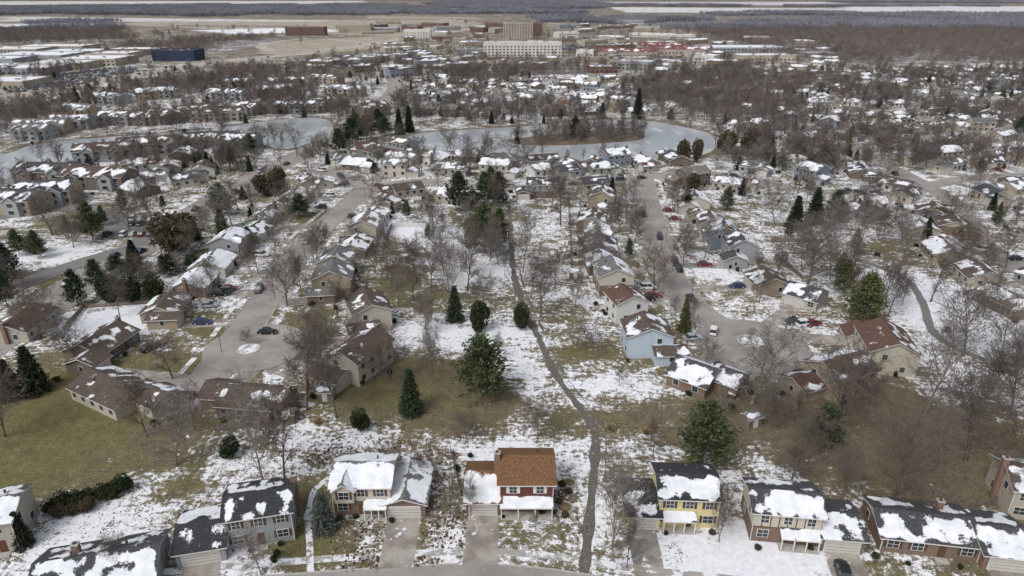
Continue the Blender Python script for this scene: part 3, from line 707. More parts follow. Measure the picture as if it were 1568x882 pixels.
# ---------------------------------------------------------------- trees
def cyl_mesh(name,segs,mat,sides=3,extra=None):
    p0=np.array([s[0] for s in segs]);p1=np.array([s[1] for s in segs]);r0=np.array([s[2] for s in segs]);r1=np.array([s[3] for s in segs])
    d=p1-p0; d/=np.linalg.norm(d,axis=1)[:,None]+1e-9
    ref=np.where(np.abs(d[:,2:3])>.9,np.array([[1.,0,0]]),np.array([[0,0,1.]])); a=np.cross(d,ref); a/=np.linalg.norm(a,axis=1)[:,None]+1e-9; b=np.cross(d,a)
    vs=[]
    for (p,r) in ((p0,r0),(p1,r1)):
        for k in range(sides):
            t=k*math.tau/sides; vs.append(p+(a*math.cos(t)+b*math.sin(t))*r[:,None])
    V=np.stack(vs,1).reshape(-1,3); n=len(segs); base=np.arange(n)*2*sides; F=[]
    for k in range(sides):
        k2=(k+1)%sides; F.append(np.stack([base+k,base+k2,base+sides+k2,base+sides+k],1))
    F=np.concatenate(F)
    return V,F
def np_mesh(name,V,F,mats,mi=None):
    me=bpy.data.meshes.new(name); nv=F.shape[1]
    me.vertices.add(len(V)); me.vertices.foreach_set('co',V.ravel().astype(np.float32))
    me.loops.add(F.size); me.loops.foreach_set('vertex_index',F.ravel().astype(np.int32))
    me.polygons.add(len(F)); me.polygons.foreach_set('loop_start',np.arange(0,F.size,nv,dtype=np.int32))
    for m in mats: me.materials.append(m)
    if mi is not None: me.polygons.foreach_set('material_index',mi.astype(np.int32))
    me.update(calc_edges=True); return me
def perp(d):
    v=Vector((U(-1,1),U(-1,1),U(-1,1))); v-=d*v.dot(d); return v.normalized()
def bare(seed,spread=.38,tw=.02,nprim=12,wide=False,dens=1.0,maxlv=4):
    random.seed(seed); segs=[]; Hh=10.
    def br(p,d,L,r,lv):
        ns=4 if lv==1 else (3 if lv==2 else 2); q=p; nodes=[]
        for k in range(ns):
            d=(d+perp(d)*U(.08,.28)+Vector((0,0,.10 if lv<3 else .04))).normalized()
            q2=q+d*(L/ns); ra=r*(1-.75*k/ns); rb=r*(1-.75*(k+1)/ns); segs.append((q,q2,max(ra,tw*.6),max(rb,tw*.45))); q=q2; nodes.append((q,d,rb))
        if lv>=maxlv: return
        for i,(q,dd,rr) in enumerate(nodes):
            nc={1:3,2:3,3:2}[lv]
            for _ in range(nc):
                if R()>dens: continue
                nd=(dd*U(.55,.9)+perp(dd)*U(.5,.95)).normalized()
                br(q,nd,L*U(.38,.58),max(rr*.6,tw),lv+1)
    p=Vector((0,0,0)); d=Vector((U(-.05,.05),U(-.05,.05),1.)); tr=.18
    n=9; top=.62 if wide else .92; tp=[]
    for k in range(n):
        d=d+perp(d)*.06; d[2]=abs(d[2]); d.normalize(); q=p+d*(Hh*top/n); segs.append((p,q,tr*(1-.85*k/n)*(1.25 if k==0 else 1),tr*(1-.85*(k+1)/n))); p=q; tp.append((q,tr*(1-.85*(k+1)/n)))
    for k in range(nprim):
        t=(.18+.8*(k+.5)/nprim); q,rr=tp[min(n-1,int(t*n))]
        az=k*2.4+U(-.4,.4); el=(U(.5,.8) if wide else U(.55,1.0))+t*.4
        dd=Vector((math.cos(az)*math.cos(el),math.sin(az)*math.cos(el),math.sin(el)))
        L=Hh*spread*(1.15-.65*abs(t-.42)) if not wide else Hh*spread*(1.25-.35*t)
        br(q,dd,L,max(rr*.6,.04),1)
    return segs
BT=[]
for k,(sp,wd,npm,mt) in enumerate([(.36,False,12,BARK),(.44,True,10,BARK),(.32,False,12,BARKL),(.42,True,10,BARKR),(.40,False,11,BARKL),(.30,False,11,BARKR)]):
    V_,F_=cyl_mesh('t',bare(100+k,sp,.021,npm,wd,.78),mt); BT.append(np_mesh('bare_tree',V_,F_,[mt]))
BTM=[]
for k,(sp,wd,npm,mt) in enumerate([(.36,False,9,BARK),(.42,True,8,BARKL),(.40,False,9,BARKR)]):
    V_,F_=cyl_mesh('t',bare(200+k,sp,.036,npm,wd,.55),mt); BTM.append(np_mesh('bare_tree_mid',V_,F_,[mt]))
BTF=[]
for k,(sp,wd,npm,mt) in enumerate([(.36,False,8,BARKF),(.42,True,7,BARKF),(.38,False,7,BARKG)]):
    V_,F_=cyl_mesh('t',bare(300+k,sp,.062,npm,wd,.68,3),mt); BTF.append(np_mesh('bare_tree_far',V_,F_,[mt]))
random.seed(5)
def leaves(pts,dirs,ln,wd,quad=True):
    n=len(pts); r=rng.normal(size=(n,3)); a=dirs/(np.linalg.norm(dirs,axis=1)[:,None]+1e-9)
    b=np.cross(a,r); b/=np.linalg.norm(b,axis=1)[:,None]+1e-9
    ln=ln*rng.uniform(.6,1.3,n)[:,None]; wd=wd*rng.uniform(.6,1.3,n)[:,None]
    V=np.stack([pts-a*ln*.5,pts+b*wd*.5,pts+a*ln*.5,pts-b*wd*.5],1).reshape(-1,3)
    F=np.arange(4*n).reshape(-1,4); return V,F
def conifer(kind,seed,mat):
    g=np.random.default_rng(seed); random.seed(seed); Hh=10.; pts=[];dr=[]; segs=[((0,0,0),(0,0,9.6),.16,.03)]
    if kind=='spruce': lv=30; base=.4; rad=lambda z:2.75*(1-z/10.2)**.85*(1 if z>.8 else .85); el0=-.15; nb=11
    else: lv=17; base=1.6; rad=lambda z:3.6*math.sin(min(1,max(.12,(1-z/10.3)*1.25))*1.45)*U(.65,1.1); el0=.25; nb=8
    for k in range(lv):
        z=base+(9.75-base)*k/lv
        for j in range(nb):
            az=j*math.tau/nb+k*1.3+U(-.25,.25); L=rad(z)*U(.78,1.12)
            if kind!='spruce' and R()<.15: continue
            el=el0+U(-.12,.12)+ (z/10)*.5
            d=np.array([math.cos(az)*math.cos(el),math.sin(az)*math.cos(el),math.sin(el)])
            p0=np.array([0,0,z]); p1=p0+d*L; segs.append((p0,p1,.035,.012))
            n=int(5+L*(8 if kind=='spruce' else 9))
            t=g.uniform(.2 if kind=='spruce' else .4,1.02,n)[:,None]
            sp=.16 if kind=='spruce' else .30
            q=p0+d*L*t+g.normal(size=(n,3))*np.array([sp,sp,sp*.6]); q[:,2]-= (t[:,0]**2)*.12*L*(1 if kind=='spruce' else -.3)
            pts.append(q); dr.append(d+g.normal(size=(n,3))*(.45 if kind=='spruce' else .9))
    pts=np.concatenate(pts); dr=np.concatenate(dr)
    V,F=leaves(pts,dr,.62 if kind=='spruce' else .60,.22 if kind=='spruce' else .26)
    V2,F2=cyl_mesh('c',[(np.array(a,float),np.array(b,float),c,d) for a,b,c,d in segs],BARK)
    Vt=np.concatenate([V,V2]); Ft=np.concatenate([F,F2+len(V)]); mi=np.r_[np.zeros(len(F)),np.ones(len(F2))]
    return np_mesh(kind,Vt,Ft,[mat,BARK],mi)
def shrub(seed,mat,n=2600,lumps=5):
    g=np.random.default_rng(seed); c=[(0,0,5,3.6,4.6)]+[(g.uniform(-1.6,1.6),g.uniform(-1.6,1.6),g.uniform(2.5,7.5),g.uniform(2,2.8),g.uniform(2,2.8)) for _ in range(lumps)]
    pts=[];dr=[]
    for (x,y,z,r,rz) in c:
        m_=n//len(c); d=g.normal(size=(m_,3)); d/=np.linalg.norm(d,axis=1)[:,None]; rr=g.uniform(.75,1.06,m_)[:,None]
        q=np.array([x,y,z])+d*rr*np.array([r,r,rz]); pts.append(q); dr.append(d+g.normal(size=(m_,3))*.7)
    pts=np.concatenate(pts); dr=np.concatenate(dr); k=pts[:,2]>.1; pts=pts[k]; dr=dr[k]
    V,F=leaves(pts,dr,.95,.55)
    segs=[(np.zeros(3),np.array([g.uniform(-2,2),g.uniform(-2,2),g.uniform(4,8)]),.3,.08) for _ in range(7)]
    V2,F2=cyl_mesh('c',segs,BARK)
    return np_mesh('shrub',np.concatenate([V,V2]),np.concatenate([F,F2+len(V)]),[mat,BARK],np.r_[np.zeros(len(F)),np.ones(len(F2))])
SPR=[conifer('spruce',1,LF_SP),conifer('spruce',2,LF_SP)]; SPD=[conifer('spruce',3,LF_DK)]; SPB=[conifer('spruce',4,LF_BL)]
PIN=[conifer('pine',5,LF_PI),conifer('pine',6,LF_PI)]; PID=[conifer('pine',7,LF_DK),conifer('pine',10,LF_SP)]; PIY=[conifer('pine',8,LF_YG)]; SPY=[conifer('spruce',12,LF_YG)]
SHR=[shrub(1,LF_SH),shrub(2,LF_SH)]; SHB=[shrub(3,LF_BR)]
random.seed(21)
TOCC=[]
def put(name,mesh,x,y,h,w=None,natw=6.):
    s=h/10.; k=(w/natw) if w else s*U(.9,1.15)
    ob(name,mesh,(x,y,-.03),U(0,6.28),(k,k,s)); TOCC.append((x,y))
KN={'S':('spruce_tree',SPR,5.6),'D':('dark_spruce_tree',SPD,5.6),'B':('blue_spruce_tree',SPB,5.6),'P':('pine_tree',PIN,6.6),'K':('dark_pine_tree',PID,6.6),'Y':('yellow_green_pine_tree',PIY,6.6),'Z':('young_spruce_tree',SPY,5.6),
    'H':('yew_shrub',SHR,8.6),'C':('cedar_tree',SHB,8.6)}
EV=[('S',630,633,563,46),('P',738,606,512,96),('S',697,491,436,34),('H',735,507,459,35),('H',799,503,461,30),('H',552,659,623,32),('H',355,700,666,34),('B',497,812,752,44),
 ('P',1075,712,612,90),('Z',1047,507,455,26),('P',1260,682,618,60),('Y',1318,500,415,62),('Y',1290,450,395,40),('P',742,388,312,60),('P',765,380,318,40),('K',703,322,262,46),('K',742,315,262,38),('K',764,318,262,34),('K',752,300,255,30),
 ('P',340,330,280,44),('P',142,366,308,44),('K',20,440,372,44),('K',12,470,410,36),('D',55,600,528,54),('D',22,610,548,40),('K',460,332,296,34),('C',270,386,320,76),('C',408,300,262,40),('C',428,296,250,30),('K',120,468,412,40),
 ('H',170,462,418,40),('H',205,462,418,40),('H',240,460,418,36),('K',150,440,396,36),('K',210,425,388,40),('K',262,418,388,40),('K',180,420,390,36),('K',295,412,388,36),
 ('D',1245,342,285,34),('D',1216,350,298,34),('K',1275,346,290,38),('D',1050,322,284,26),('P',1112,322,286,26),('D',976,182,134,22),('K',540,222,180,40),('K',520,235,196,34),('K',562,214,176,36),('D',627,202,160,20),('D',612,206,165,20),('K',590,208,178,28),
 ('C',1148,238,190,30),('C',1112,236,196,30),('C',1045,250,210,24),('C',1066,248,208,18),('K',880,214,176,20),('D',1288,416,385,24),('D',922,182,160,14),('P',190,322,288,20),('D',118,156,134,16),('D',142,154,128,16),('D',936,306,270,18),
 ('K',385,235,205,28),('C',1060,292,262,22),('K',1560,210,176,26),('D',693,130,108,12),('P',545,196,172,26),('K',580,200,166,26),('D',205,398,366,26),('P',60,396,352,30),('P',30,390,350,30),('Y',52,388,360,34),('D',373,305,284,16),('D',38,836,782,36)]
for k,a,b,t,w in EV:
    nm,ms,nw=KN[k]; x,y=S(a,b); put(nm,random.choice(ms),x,y,tall(b,t),w*depth(b)/FL,nw)
def hedge(name,pts,h,w,mat_mesh):
    e=bpy.data.objects.new(name,None); COL.objects.link(e)
    for a,b in pts:
        x,y=S(a,b); k=w/8.6*U(.85,1.15); ob('bush',mat_mesh,(x,y,-.03),U(0,6),(k,k,h/10*U(.8,1.15)),parent=e); TOCC.append((x,y))
hedge('garden_hedge',[(78,786),(98,780),(118,776),(138,770),(158,764),(176,758),(190,752)],3.4,3.1,SHR[0])
hedge('garden_hedge',[(92,790),(112,788),(135,782)],2.4,2.6,SHB[0])
hedge('arborvitae_hedge',[(420,860),(424,850)],1.2,1.2,SHR[1])
for a,b in [(860,745),(856,772),(870,755),(865,790),(720,700),(700,720)]: 
    x,y=S(a,b); put('garden_shrub',random.choice(SHR+SHB),x,y,U(.8,1.4),U(1,1.6),8.6)
for (a,b) in [(830,783),(848,783),(770,790),(545,790),(520,792),(600,796),(1020,815),(1090,815),(1160,838),(1240,838),(1340,850),(1390,862),(385,842),(430,832),(1470,868)]:
    x,y=S(a,b+3); put('garden_shrub',random.choice(SHR+SHB),x,y,U(.6,1.0),U(.8,1.3),8.6)
BARE=[(265,580,520,60),(470,628,520,80),(515,640,510,70),(664,588,520,36),(440,468,395,60),(490,520,472,40),(598,582,515,60),(570,303,262,40),(480,402,362,34),(828,484,392,50),(632,460,376,48),(690,462,382,56),(716,446,372,50),(801,416,340,44),
 (652,505,455,40),(1152,618,515,110),(1000,447,385,60),(1237,436,345,80),(1282,652,540,90),(1415,636,530,90),(1478,706,600,100),(1365,770,650,110),(1210,742,690,70),(938,858,735,80),(1100,830,760,36),(1046,408,355,40),(1185,348,292,50),(1475,545,460,90),
 (1545,640,540,90),(1387,398,335,56),(405,742,620,80),(436,738,620,76),(824,672,620,40),(714,672,638,40),(765,552,520,20),(895,536,496,40),(270,712,630,80),(225,668,580,60),(8,668,570,70),(1560,720,620,90),(858,345,270,50),
 (845,303,262,40),(1320,346,290,50),(1455,345,300,56),(1540,410,360,50),(660,610,480,20),(545,560,500,40),(760,330,285,40),(720,420,360,46),(890,330,295,30),(960,340,290,46),(970,310,280,36),(635,420,380,40),(600,440,400,36),(575,418,385,30),
 (380,528,510,18),(1150,524,508,16),(820,812,788,20),(690,790,735,30),(720,792,740,30),(1240,700,640,60),(1180,640,600,40),(1530,560,480,70),(1330,620,560,60),(1355,470,400,50),(1500,640,560,60),(1440,720,640,60),(1290,760,690,50),
 (400,880,830,50),(960,870,800,40),(180,880,830,40),(600,730,690,40),(640,740,700,36),(120,560,500,60),(60,520,450,60),(200,360,300,50),(80,360,310,50),(1560,770,700,60),(480,600,520,60),(1000,700,650,40),(300,660,600,50),(235,345,285,40),
 (880,470,430,34),(850,440,390,40),(1190,420,370,36),(1310,400,340,44),(545,480,440,24),(1080,560,520,30),(1110,640,600,30),(430,215,185,40),(410,222,195,34),(455,240,205,36),(720,250,215,40),(780,240,210,40),(830,245,212,36),
 (690,228,200,30),(745,252,222,40),(800,255,224,40),(660,440,390,44),(740,470,420,30),(680,420,372,40),(815,440,398,30),(610,470,425,30)]
for a,b,t,w in BARE:
    x,y=S(a,b); put('bare_tree',random.choice(BT if b>330 else BTM),x,y,tall(b,t)*U(.95,1.1),w*depth(b)/FL*1.12,7.4)
n=0; tries=0
while n<360 and tries<16000:
    tries+=1; y=84+ (R()**.75)*300; x=U(-1,1)*(y*.80+18)
    if y<150 and R()<.62: continue
    if -32<x<38 and y<175 and R()<.95: continue
    if x<-60 and y<125 and R()<.85: continue
    if rdist(x,y)<1.5 or pdist(x,y)<2 or wet(x,y) or occupied(x,y,1.2): continue
    if noise.noise(Vector((x*.02,y*.02,5)))<U(-.55,.1): continue
    if any((x-a)**2+(y-b)**2<9 for a,b in TOCC[-500:]): continue
    q=R(); n+=1
    if q<.86: h=U(5,12) if y>150 else U(4,9); put('bare_tree',random.choice(BT if y<230 else BTM),x,y,h,h*U(.55,.85),7.4)
    elif q<.94: h=U(4,9); nm,ms,nw=KN[random.choice('SDPK')]; put(nm,random.choice(ms),x,y,h,h*U(.45,.6),nw)
    else: put('garden_shrub',random.choice(SHR+SHB),x,y,U(1,2),U(1.3,2.5),8.6)
cand=[q for q in HOCC if 95<q[1]<330]
for q in cand:
    for _ in range(2):
        t=U(0,6.28); x,y=q[0]+(q[2]+1.6)*math.cos(t),q[1]+(q[2]+1.6)*math.sin(t)
        if rdist(x,y)<1 or occupied(x,y,-.4) or np.hypot(DP[:,0]-x,DP[:,1]-y).min()<3 or pdist(x,y)<1.5: continue
        put('garden_shrub',random.choice(SHR+SHB),x,y,U(.8,1.8),U(1,1.9),8.6)
def protos(name,meshes):
    c=bpy.data.collections.new(name)
    for i,m_ in enumerate(meshes): ob(name+'_source',m_,col=c)
    return c
def scatter(name,pts,col,seed=0,tilt=0):
    me=bpy.data.meshes.new(name); me.from_pydata([(p[0],p[1],p[2]) for p in pts],[],[])
    a=me.attributes.new('sc','FLOAT_VECTOR','POINT'); a.data.foreach_set('vector',np.array([p[3] for p in pts],dtype=np.float32).ravel())
    a=me.attributes.new('rz','FLOAT_VECTOR','POINT'); a.data.foreach_set('vector',np.array([(0,0,p[4]) for p in pts],dtype=np.float32).ravel())
    o=ob(name,me); t=bpy.data.node_groups.new(name,'GeometryNodeTree')
    t.interface.new_socket('Geometry',in_out='INPUT',socket_type='NodeSocketGeometry'); t.interface.new_socket('Geometry',in_out='OUTPUT',socket_type='NodeSocketGeometry')
    gi=t.nodes.new('NodeGroupInput'); go=t.nodes.new('NodeGroupOutput'); ip=t.nodes.new('GeometryNodeInstanceOnPoints'); ci=t.nodes.new('GeometryNodeCollectionInfo')
    ci.inputs['Collection'].default_value=col; ci.inputs['Separate Children'].default_value=True; ci.inputs['Reset Children'].default_value=True
    ip.inputs['Pick Instance'].default_value=True
    def na(nm):
        q=t.nodes.new('GeometryNodeInputNamedAttribute'); q.data_type='FLOAT_VECTOR'; q.inputs['Name'].default_value=nm; return q.outputs[0]
    L=t.links.new; L(gi.outputs[0],ip.inputs['Points']); L(ci.outputs[0],ip.inputs['Instance']); L(na('rz'),ip.inputs['Rotation']); L(na('sc'),ip.inputs['Scale']); L(ip.outputs[0],go.inputs[0])
    md=o.modifiers.new('scatter','NODES'); md.node_group=t; return o
CT_=protos('distant_bare_tree',BTF); CE_=protos('distant_evergreen',[SPR[0],SPD[0],PID[0],PIN[0]])
HA=np.array(HOCC)
def hocc(x,y,r): return bool((np.hypot(HA[:,0]-x,HA[:,1]-y)<HA[:,2]*.8+r).any())
pts=[];pe=[]
tries=0
def nearpond(x,y): return any(wet(x+ox,y+oy) for ox,oy in ((0,14),(0,25),(0,36),(10,12),(-10,12)))
while len(pts)<2300 and tries<50000:
    tries+=1; a,b=U(-60,1640),110+ (R()**1.1)*170
    x,y=S(a,b)
    if y<300: continue
    if R()> (y/700.)**1.0: continue
    if rdist(x,y)<1.5 or wet(x,y) or hocc(x,y,.8): continue
    if nearpond(x,y) and R()<.90: continue
    if a<300 and hwy_verge(x,y) and R()<.85: continue
    if noise.noise(Vector((x*.010,y*.010,8)))<U(-.4,.3): continue
    h=U(5.5,12)/10; k=h*U(.9,1.2)
    if R()<.90: pts.append((x,y,-.03,(k,k,h),U(0,6.28)))
    else: pe.append((x,y,-.03,(k*.7,k*.7,h*.75),U(0,6.28)))
for pn,dn in ((POND1,18),(POND2,60)):
    for _ in range(dn):
        q=random.choice(pn); ox,oy=U(-6,6),U(-6,6); x,y=q[0]+ox,q[1]+oy
        if wet(x,y) or hocc(x,y,0) or rdist(x,y)<1: continue
        h=U(.35,.7); pts.append((x,y,0,(h,h,h),U(0,6)))
for _ in range(150):
    x,y=S(U(775,985),U(197,222))
    if inp(x,y,ISL): h=U(.35,.85); pts.append((x,y,.5,(h,h,h*.9),U(0,6)))
for _ in range(760):
    a,b=U(0,1300),U(44,118); x,y=S(a,b)
    if rdist(x,y)<8 or hocc(x,y,1) or hwy_verge(x,y) or (a<225 and b>76 and R()<.7): continue
    h=U(.6,1.15); pts.append((x,y,0,(h*1.3,h*1.3,h),U(0,6)))
scatter('distant_bare_trees',pts,CT_); scatter('distant_evergreen_trees',pe,CE_)
def clump(seed,size,n,mat,tris,tw):
    g=np.random.default_rng(seed); P=[];Dd=[]
    for _ in range(n):
        x,y=g.uniform(-size/2,size/2,2); h=g.uniform(8,14); r=g.uniform(2.6,4.5)
        q=g.normal(size=(tris,3)); q/=np.linalg.norm(q,axis=1)[:,None]; q*=g.uniform(.3,1,(tris,1))**.6
        p=np.array([x,y,h*.58])+q*np.array([r,r,h*.42]); P.append(p); Dd.append(q+np.array([0,0,.9])+g.normal(size=(tris,3))*.3)
        P.append(np.array([[x,y,h*.3]])); Dd.append(np.array([[0,0,1.]]))
    P=np.concatenate(P); Dd=np.concatenate(Dd); V,F=leaves(P,Dd,tw*11,tw); return np_mesh('forest_clump',V,F,[mat])
FC=protos('woodland_patch',[clump(1,44,24,BARKF,78,.22),clump(2,44,24,BARKF,78,.22),clump(3,44,24,BARKG,78,.22)])
FF=protos('far_woodland_patch',[clump(4,170,240,BARK_HAZE,30,.85),clump(5,170,240,BARK_HAZE,30,.85)])
near=[];farp=[]
for p in FORW:
    x0,x1,y0,y1=bb(p)
    y=max(y0,300)
    while y<min(y1,13000):
        s=33 if y<1500 else 145
        x=max(x0,-y*.95-100)
        while x<min(x1,y*.95+100):
            xx,yy_=x+U(-.3,.3)*s,y+U(-.3,.3)*s
            if inp(xx,yy_,p) and rdist(xx,yy_)>20 and not wet(xx,yy_) and not hwy_verge(xx,yy_) and not (s==145 and R()<.12):
                if s==33: 
                    if not hocc(xx,yy_,5): near.append((xx,yy_,0,(1,1,U(.7,1.05)),U(0,6.28)))
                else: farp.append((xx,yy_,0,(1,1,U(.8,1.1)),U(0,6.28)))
            x+=s
        y+=s
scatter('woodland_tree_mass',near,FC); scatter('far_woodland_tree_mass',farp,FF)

# ---------------------------------------------------------------- cars
def carmesh(name,c,suv=False):
    pm=NT('car_paint_'+name); pm.col(c); pm.rough(.3); pm.b.inputs['Coat Weight'].default_value=.4; p=pm.m
    TY=simple('tyre_rubber',(.02,.02,.02),.1); LT=simple('car_lamp',(.55,.5,.45),.05); RL=simple('car_tail_lamp',(.3,.02,.02),.05)
    mb=MB(); L=2.3; h1=.95 if suv else .82; top=1.72 if suv else 1.42
    stn=[(-L,.70,.42,.72),(-L+.12,.84,.3,h1-.06),(-1.5,.90,.26,h1),(0,.92,.25,h1+.02),(1.2,.90,.26,h1-.02),(L-.35,.86,.3,h1-.14),(L-.05,.78,.36,h1-.26),(L,.68,.42,.6)]
    ring=lambda s:[(s[0],-s[1],s[2]),(s[0],-s[1]*1.0,(s[2]+s[3])/2),(s[0],-s[1]*.93,s[3]),(s[0],s[1]*.93,s[3]),(s[0],s[1],(s[2]+s[3])/2),(s[0],s[1],s[2])]
    for a,b in zip(stn,stn[1:]):
        ra,rb=ring(a),ring(b)
        for k in range(6): mb.add([ra[k],rb[k],rb[(k+1)%6],ra[(k+1)%6]],p)
    mb.add(ring(stn[0]),p); mb.add(ring(stn[-1])[::-1],p)
    rx=-1.95 if suv else -1.55; b0,b1=(rx-.15,1.15); t0,t1=(rx+.12 if suv else rx+.45,.35)
    zb=h1-.01; bw,tw=.82,.66
    bl=[(b0,-bw,zb),(b1,-bw,zb),(b1,bw,zb),(b0,bw,zb)]; tp=[(t0,-tw,top),(t1,-tw,top),(t1,tw,top),(t0,tw,top)]
    for k in range(4): mb.add([bl[k],bl[(k+1)%4],tp[(k+1)%4],tp[k]],GLASS)
    e=.05; mb.box(t0-e,t1+e,-tw-e,tw+e,top-.03,top+.03,p,True)
    for s in (-1,1): mb.box(-.42,-.32,s*.76-.05,s*.76+.05,zb,top-.04,p)
    for wx in (-1.4,1.4):
        for s in (-1,1):
            n=14; y0,y1=s*.74,s*.95
            for k in range(n):
                a,b=k*math.tau/n,(k+1)*math.tau/n; q=lambda t,y,r=.34:(wx+r*math.cos(t),y,.34+r*math.sin(t))
                mb.add([q(a,y0),q(b,y0),q(b,y1),q(a,y1)],TY); mb.add([(wx,y1,.34),q(a,y1),q(b,y1)],TY); mb.add([(wx,y1+s*.01,.34),q(a,y1+s*.01,.2),q(b,y1+s*.01,.2)],LT)
    for s in (-1,1): mb.box(L-.12,L-.02,s*.62-.14,s*.62+.14,.52,.66,LT); mb.box(-L+.0,-L+.08,s*.6-.13,s*.6+.13,.6,.76,RL)
    return mb.mesh('car_'+name)
CM=[carmesh('black',(.02,.02,.022)),carmesh('white',(.7,.7,.7),True),carmesh('silver',(.35,.36,.37)),carmesh('red',(.16,.02,.02)),carmesh('blue',(.03,.05,.12)),carmesh('grey',(.09,.095,.1),True),carmesh('dark',(.03,.03,.035),True)]
CNM=['black_car','white_suv','silver_car','red_car','blue_car','grey_suv','dark_suv']
for (a,b,ci,yd) in [(410,511,0,0),(397,446,5,None),(495,358,2,None),(283,610,4,35),(1060,520,2,10),(1232,499,1,15),(1216,494,0,15),(1058,460,0,None),(1092,510,1,70),(1040,414,0,None),(1034,404,6,None),(1290,880,0,78),
   (338,452,0,10),(320,470,2,10),(1244,498,3,15),(990,460,0,5),(1000,455,3,5),(350,444,3,10),(230,535,0,60),(1122,604,0,60),(470,372,2,None),(985,330,4,None),(1010,365,6,None),(240,372,2,30),(400,262,1,None),(1370,268,0,None),(300,322,0,None),(330,308,5,None)]:
    x,y=S(a,b)
    if yd is None: p,d=rnear(x,y); yaw=math.atan2(d[1],d[0])
    else: yaw=D(yd)
    ob(CNM[ci],CM[ci],(x,y,.09),yaw)
for (x,y,yaw) in CARS:
    ci=random.choice([0,0,1,2,2,3,4,5,6,6]); ob(CNM[ci],CM[ci],(x,y,.05),yaw)
CC=protos('distant_car',CM)
pts=[]
for l in LOTS:
    p=SP(l); x0,x1,y0,y1=bb(p)
    y=y0+3; r_=0
    while y<y1:
        x=x0
        while x<x1:
            if inp(x,y,p) and R()<.55 and not hocc(x,y,2): pts.append((x,y,.05,(1,1,1),math.pi/2+U(-.04,.04)))
            x+=2.9
        y+=6 if r_%2 else 11; r_+=1
for ri in (17,19,7,3):
    P=RP[ri]
    for _ in range(24):
        k=random.randrange(len(P)-1); d=P[k+1]-P[k]; nrm=normals(P)[k]; s=random.choice([-1,1]); q=P[k]+nrm*s*ROADS[ri][2]*.22; 
        pts.append((q[0],q[1],.14,(1,1,1),math.atan2(d[1],d[0])+(math.pi if s>0 else 0)))
scatter('distant_car_mass',pts,CC)

# ---------------------------------------------------------------- fences, lamps, sheds, clutter
def fence(pl,h=1.6,mat=WOODF,name='wooden_fence'):
    a,b=[np.array(q) for q in SP(pl)]; n=max(1,int(np.linalg.norm(b-a)/2.4)); P=np.array([a+(b-a)*k/n for k in range(n+1)])
    mb=MB()
    for k in range(len(P)-1):
        a,b=P[k],P[k+1]; d=(b-a); L=np.linalg.norm(d); d=d/L; nn_=np.array([-d[1],d[0]])*.02
        nb=max(1,int(L/.3))
        for j in range(nb):
            s0,s1=a+d*(L*j/nb+.02),a+d*(L*(j+1)/nb-.02); hh=h+U(-.04,.04)
            c=[s0-nn_,s1-nn_,s1+nn_,s0+nn_]
            for q in range(4): mb.add([(*c[q],.05),(*c[(q+1)%4],.05),(*c[(q+1)%4],hh),(*c[q],hh)],mat)
            mb.add([(*q,hh) for q in c],mat)
        mb.box(a[0]-.07,a[0]+.07,a[1]-.07,a[1]+.07,0,h+.15,mat)
    ob(name,mb.mesh(name))
fence([(600,348),(663,348)],1.6,WHITEF,'white_fence'); fence([(663,348),(660,368)],1.6,WHITEF,'white_fence'); fence([(600,348),(590,370)],1.5)
for f in [[(130,472),(244,464)],[(130,472),(104,500)],[(0,785),(38,780)],[(38,780),(30,830)],[(1390,745),(1490,778)],[(1285,768),(1330,835)],[(1490,778),(1568,760)],[(690,690),(705,760)],[(1340,640),(1400,690)],[(1500,680),(1568,712)],
          [(870,300),(876,430)],[(870,345),(900,345)],[(870,375),(900,375)],[(872,405),(900,405)],[(600,390),(660,395)],[(600,420),(650,424)],[(480,560),(470,600)],[(1180,370),(1260,372)],[(1170,345),(1240,350)],[(1440,600),(1568,640)],[(640,300),(700,305)],
          [(330,660),(450,650)],[(1190,395),(1230,430)]]: fence(f,U(1.0,1.5))
def shed(a,b,yd):
    x,y=S(a,b); W,B,Wn=MB(),MB(),MB(); section(W,B,-1.5,1.5,-1.2,1.2,2.1,'x',.5,(.65,.6),.8,WOODF,R_GR,U(0,9),o=.2); Wn.box(-.5,.5,-1.25,-1.2,.05,1.9,TRIM)
    finish('garden_shed',{'walls':W,'roof':B,'door':Wn},(x,y),D(yd),False)
for q in [(1150,650,20),(650,318,0),(860,395,0),(440,645,10),(1195,400,30),(620,400,5),(880,425,0),(1330,560,30),(500,610,0),(240,455,20)]: shed(*q)
LP=simple('lamp_post_metal',(.10,.10,.10),.1)
def lamp(a,b,h=5.5,nm='street_lamp'):
    x,y=S(a,b); V_,F_=cyl_mesh('l',[(np.array([0,0,0.]),np.array([0,0,h]),.09,.06),(np.array([0,0,h-.1]),np.array([1.2,0,h+.15]),.05,.04),(np.array([1.1,0,h+.12]),np.array([1.7,0,h+.12]),.16,.12)],LP,8)
    ob(nm,np_mesh('street_lamp',V_,F_,[LP]),(x,y,0),math.pi+U(-.3,.3))
for q in [(468,395),(420,455),(985,340),(1060,448),(1200,520),(340,540),(560,310),(300,340),(420,265),(140,438),(1020,372)]: lamp(*q)
DEB=[simple('leaf_debris',(.13,.09,.06),.4,3),simple('garden_rock',(.32,.30,.28),.3,3),simple('dead_plant_stems',(.18,.13,.085),.4,3),simple('dark_mulch',(.06,.045,.035),.3,3)]
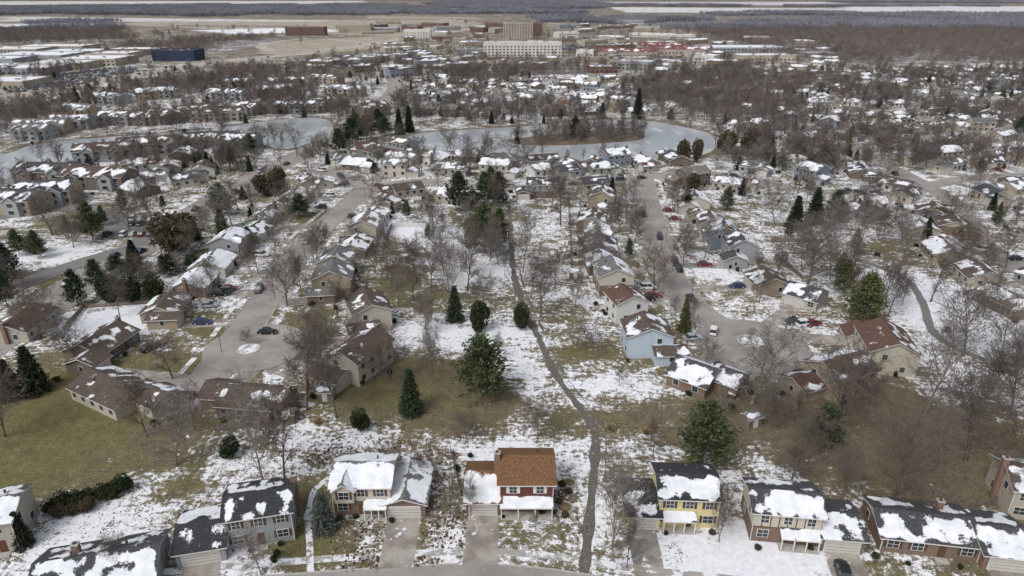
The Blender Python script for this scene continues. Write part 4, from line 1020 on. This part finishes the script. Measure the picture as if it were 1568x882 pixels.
def debris(name,spots,n,smin,smax):
    mb=MB()
    for (a,b,r) in spots:
        cx,cy=S(a,b); loc=[q for q in HOCC if math.hypot(q[0]-cx,q[1]-cy)<r*1.5+8]
        for _ in range(n):
            t=U(0,6.28); rr=r*math.sqrt(R()); x=cx+rr*math.cos(t)*1.3; y=cy+rr*math.sin(t)*.8
            if any(math.hypot(q[0]-x,q[1]-y)<q[2]-.8 for q in loc): continue
            if np.hypot(DP[:,0]-x,DP[:,1]-y).min()<2.6 or rdist(x,y)<0: continue
            s=U(smin,smax); m_=random.choice(DEB); h=s*U(.4,1.1); k=5; an=U(0,6)
            ring=[(x+s*U(.6,1)*math.cos(an+q*math.tau/k),y+s*U(.6,1)*math.sin(an+q*math.tau/k),0) for q in range(k)]
            for q in range(k): mb.add([ring[q],ring[(q+1)%k],(x+U(-.1,.1)*s,y,h)],m_)
    if mb.f: ob(name,mb.mesh(name))
debris('garden_bed_debris',[(570,835,5),(555,800,3.5),(600,860,3),(690,820,3.5),(680,790,3),(700,740,3.5),(540,690,6),(620,690,5),(500,695,4),(670,700,3),(860,760,2.2),(640,870,3),(580,865,4)],190,.08,.38)
debris('leaf_litter',[(1100,700,8),(1200,750,8),(1300,780,6),(1240,620,14),(1420,680,12),(930,655,3),(990,660,2.5),(300,700,10),(430,700,8),(640,650,8),(150,790,6),(860,800,4),(1050,760,4),(1000,850,4),(1400,800,8),(745,610,6),(250,780,6)],190,.06,.2)
GR=simple('dry_ornamental_grass',(.34,.25,.14),.3,3)
for a,b in [(935,658),(990,664),(488,650)]:
    x,y=S(a,b); p=rng.normal(size=(260,3))*np.array([.35,.35,.2])+np.array([0,0,.6]); d=p*np.array([1,1,0])+np.array([0,0,.9]); V_,F_=leaves(p,d,1.2,.12); V_[:,2]=np.maximum(V_[:,2],0); ob('ornamental_grass',np_mesh('ornamental_grass',V_,F_,[GR]),(x,y,0))

# ---------------------------------------------------------------- light, sky, camera
w=bpy.data.worlds.new('World'); scene.world=w; w.use_nodes=True; nt=w.node_tree
sky=nt.nodes.new('ShaderNodeTexSky'); sky.sky_type='NISHITA'; sky.sun_disc=False; sky.sun_elevation=D(50); sky.sun_rotation=D(220); sky.dust_density=3; sky.air_density=1.0
hs=nt.nodes.new('ShaderNodeHueSaturation'); hs.inputs['Saturation'].default_value=.4
nt.links.new(sky.outputs[0],hs.inputs['Color']); nt.links.new(hs.outputs[0],nt.nodes['Background'].inputs[0]); nt.nodes['Background'].inputs[1].default_value=.15
L=bpy.data.lights.new('sun','SUN'); L.energy=1.5; L.angle=D(24); L.color=(1,.985,.965); lo=bpy.data.objects.new('sun',L); COL.objects.link(lo)
az=D(220); el=D(50); sv=Vector((math.sin(az)*math.cos(el),math.cos(az)*math.cos(el),math.sin(el))); lo.rotation_euler=sv.to_track_quat('Z','Y').to_euler()
cam=bpy.data.cameras.new('camera'); cam.sensor_width=36; cam.lens=36*FL/1568; cam.clip_start=.5; cam.clip_end=40000
co=bpy.data.objects.new('camera',cam); co.location=(0,0,ALT); co.rotation_euler=(math.pi/2-TH,0,0); COL.objects.link(co); scene.camera=co
scene.view_settings.view_transform='Standard'; scene.view_settings.look='None'; scene.view_settings.exposure=0
print('done',time.time()-T0,len(bpy.data.objects))
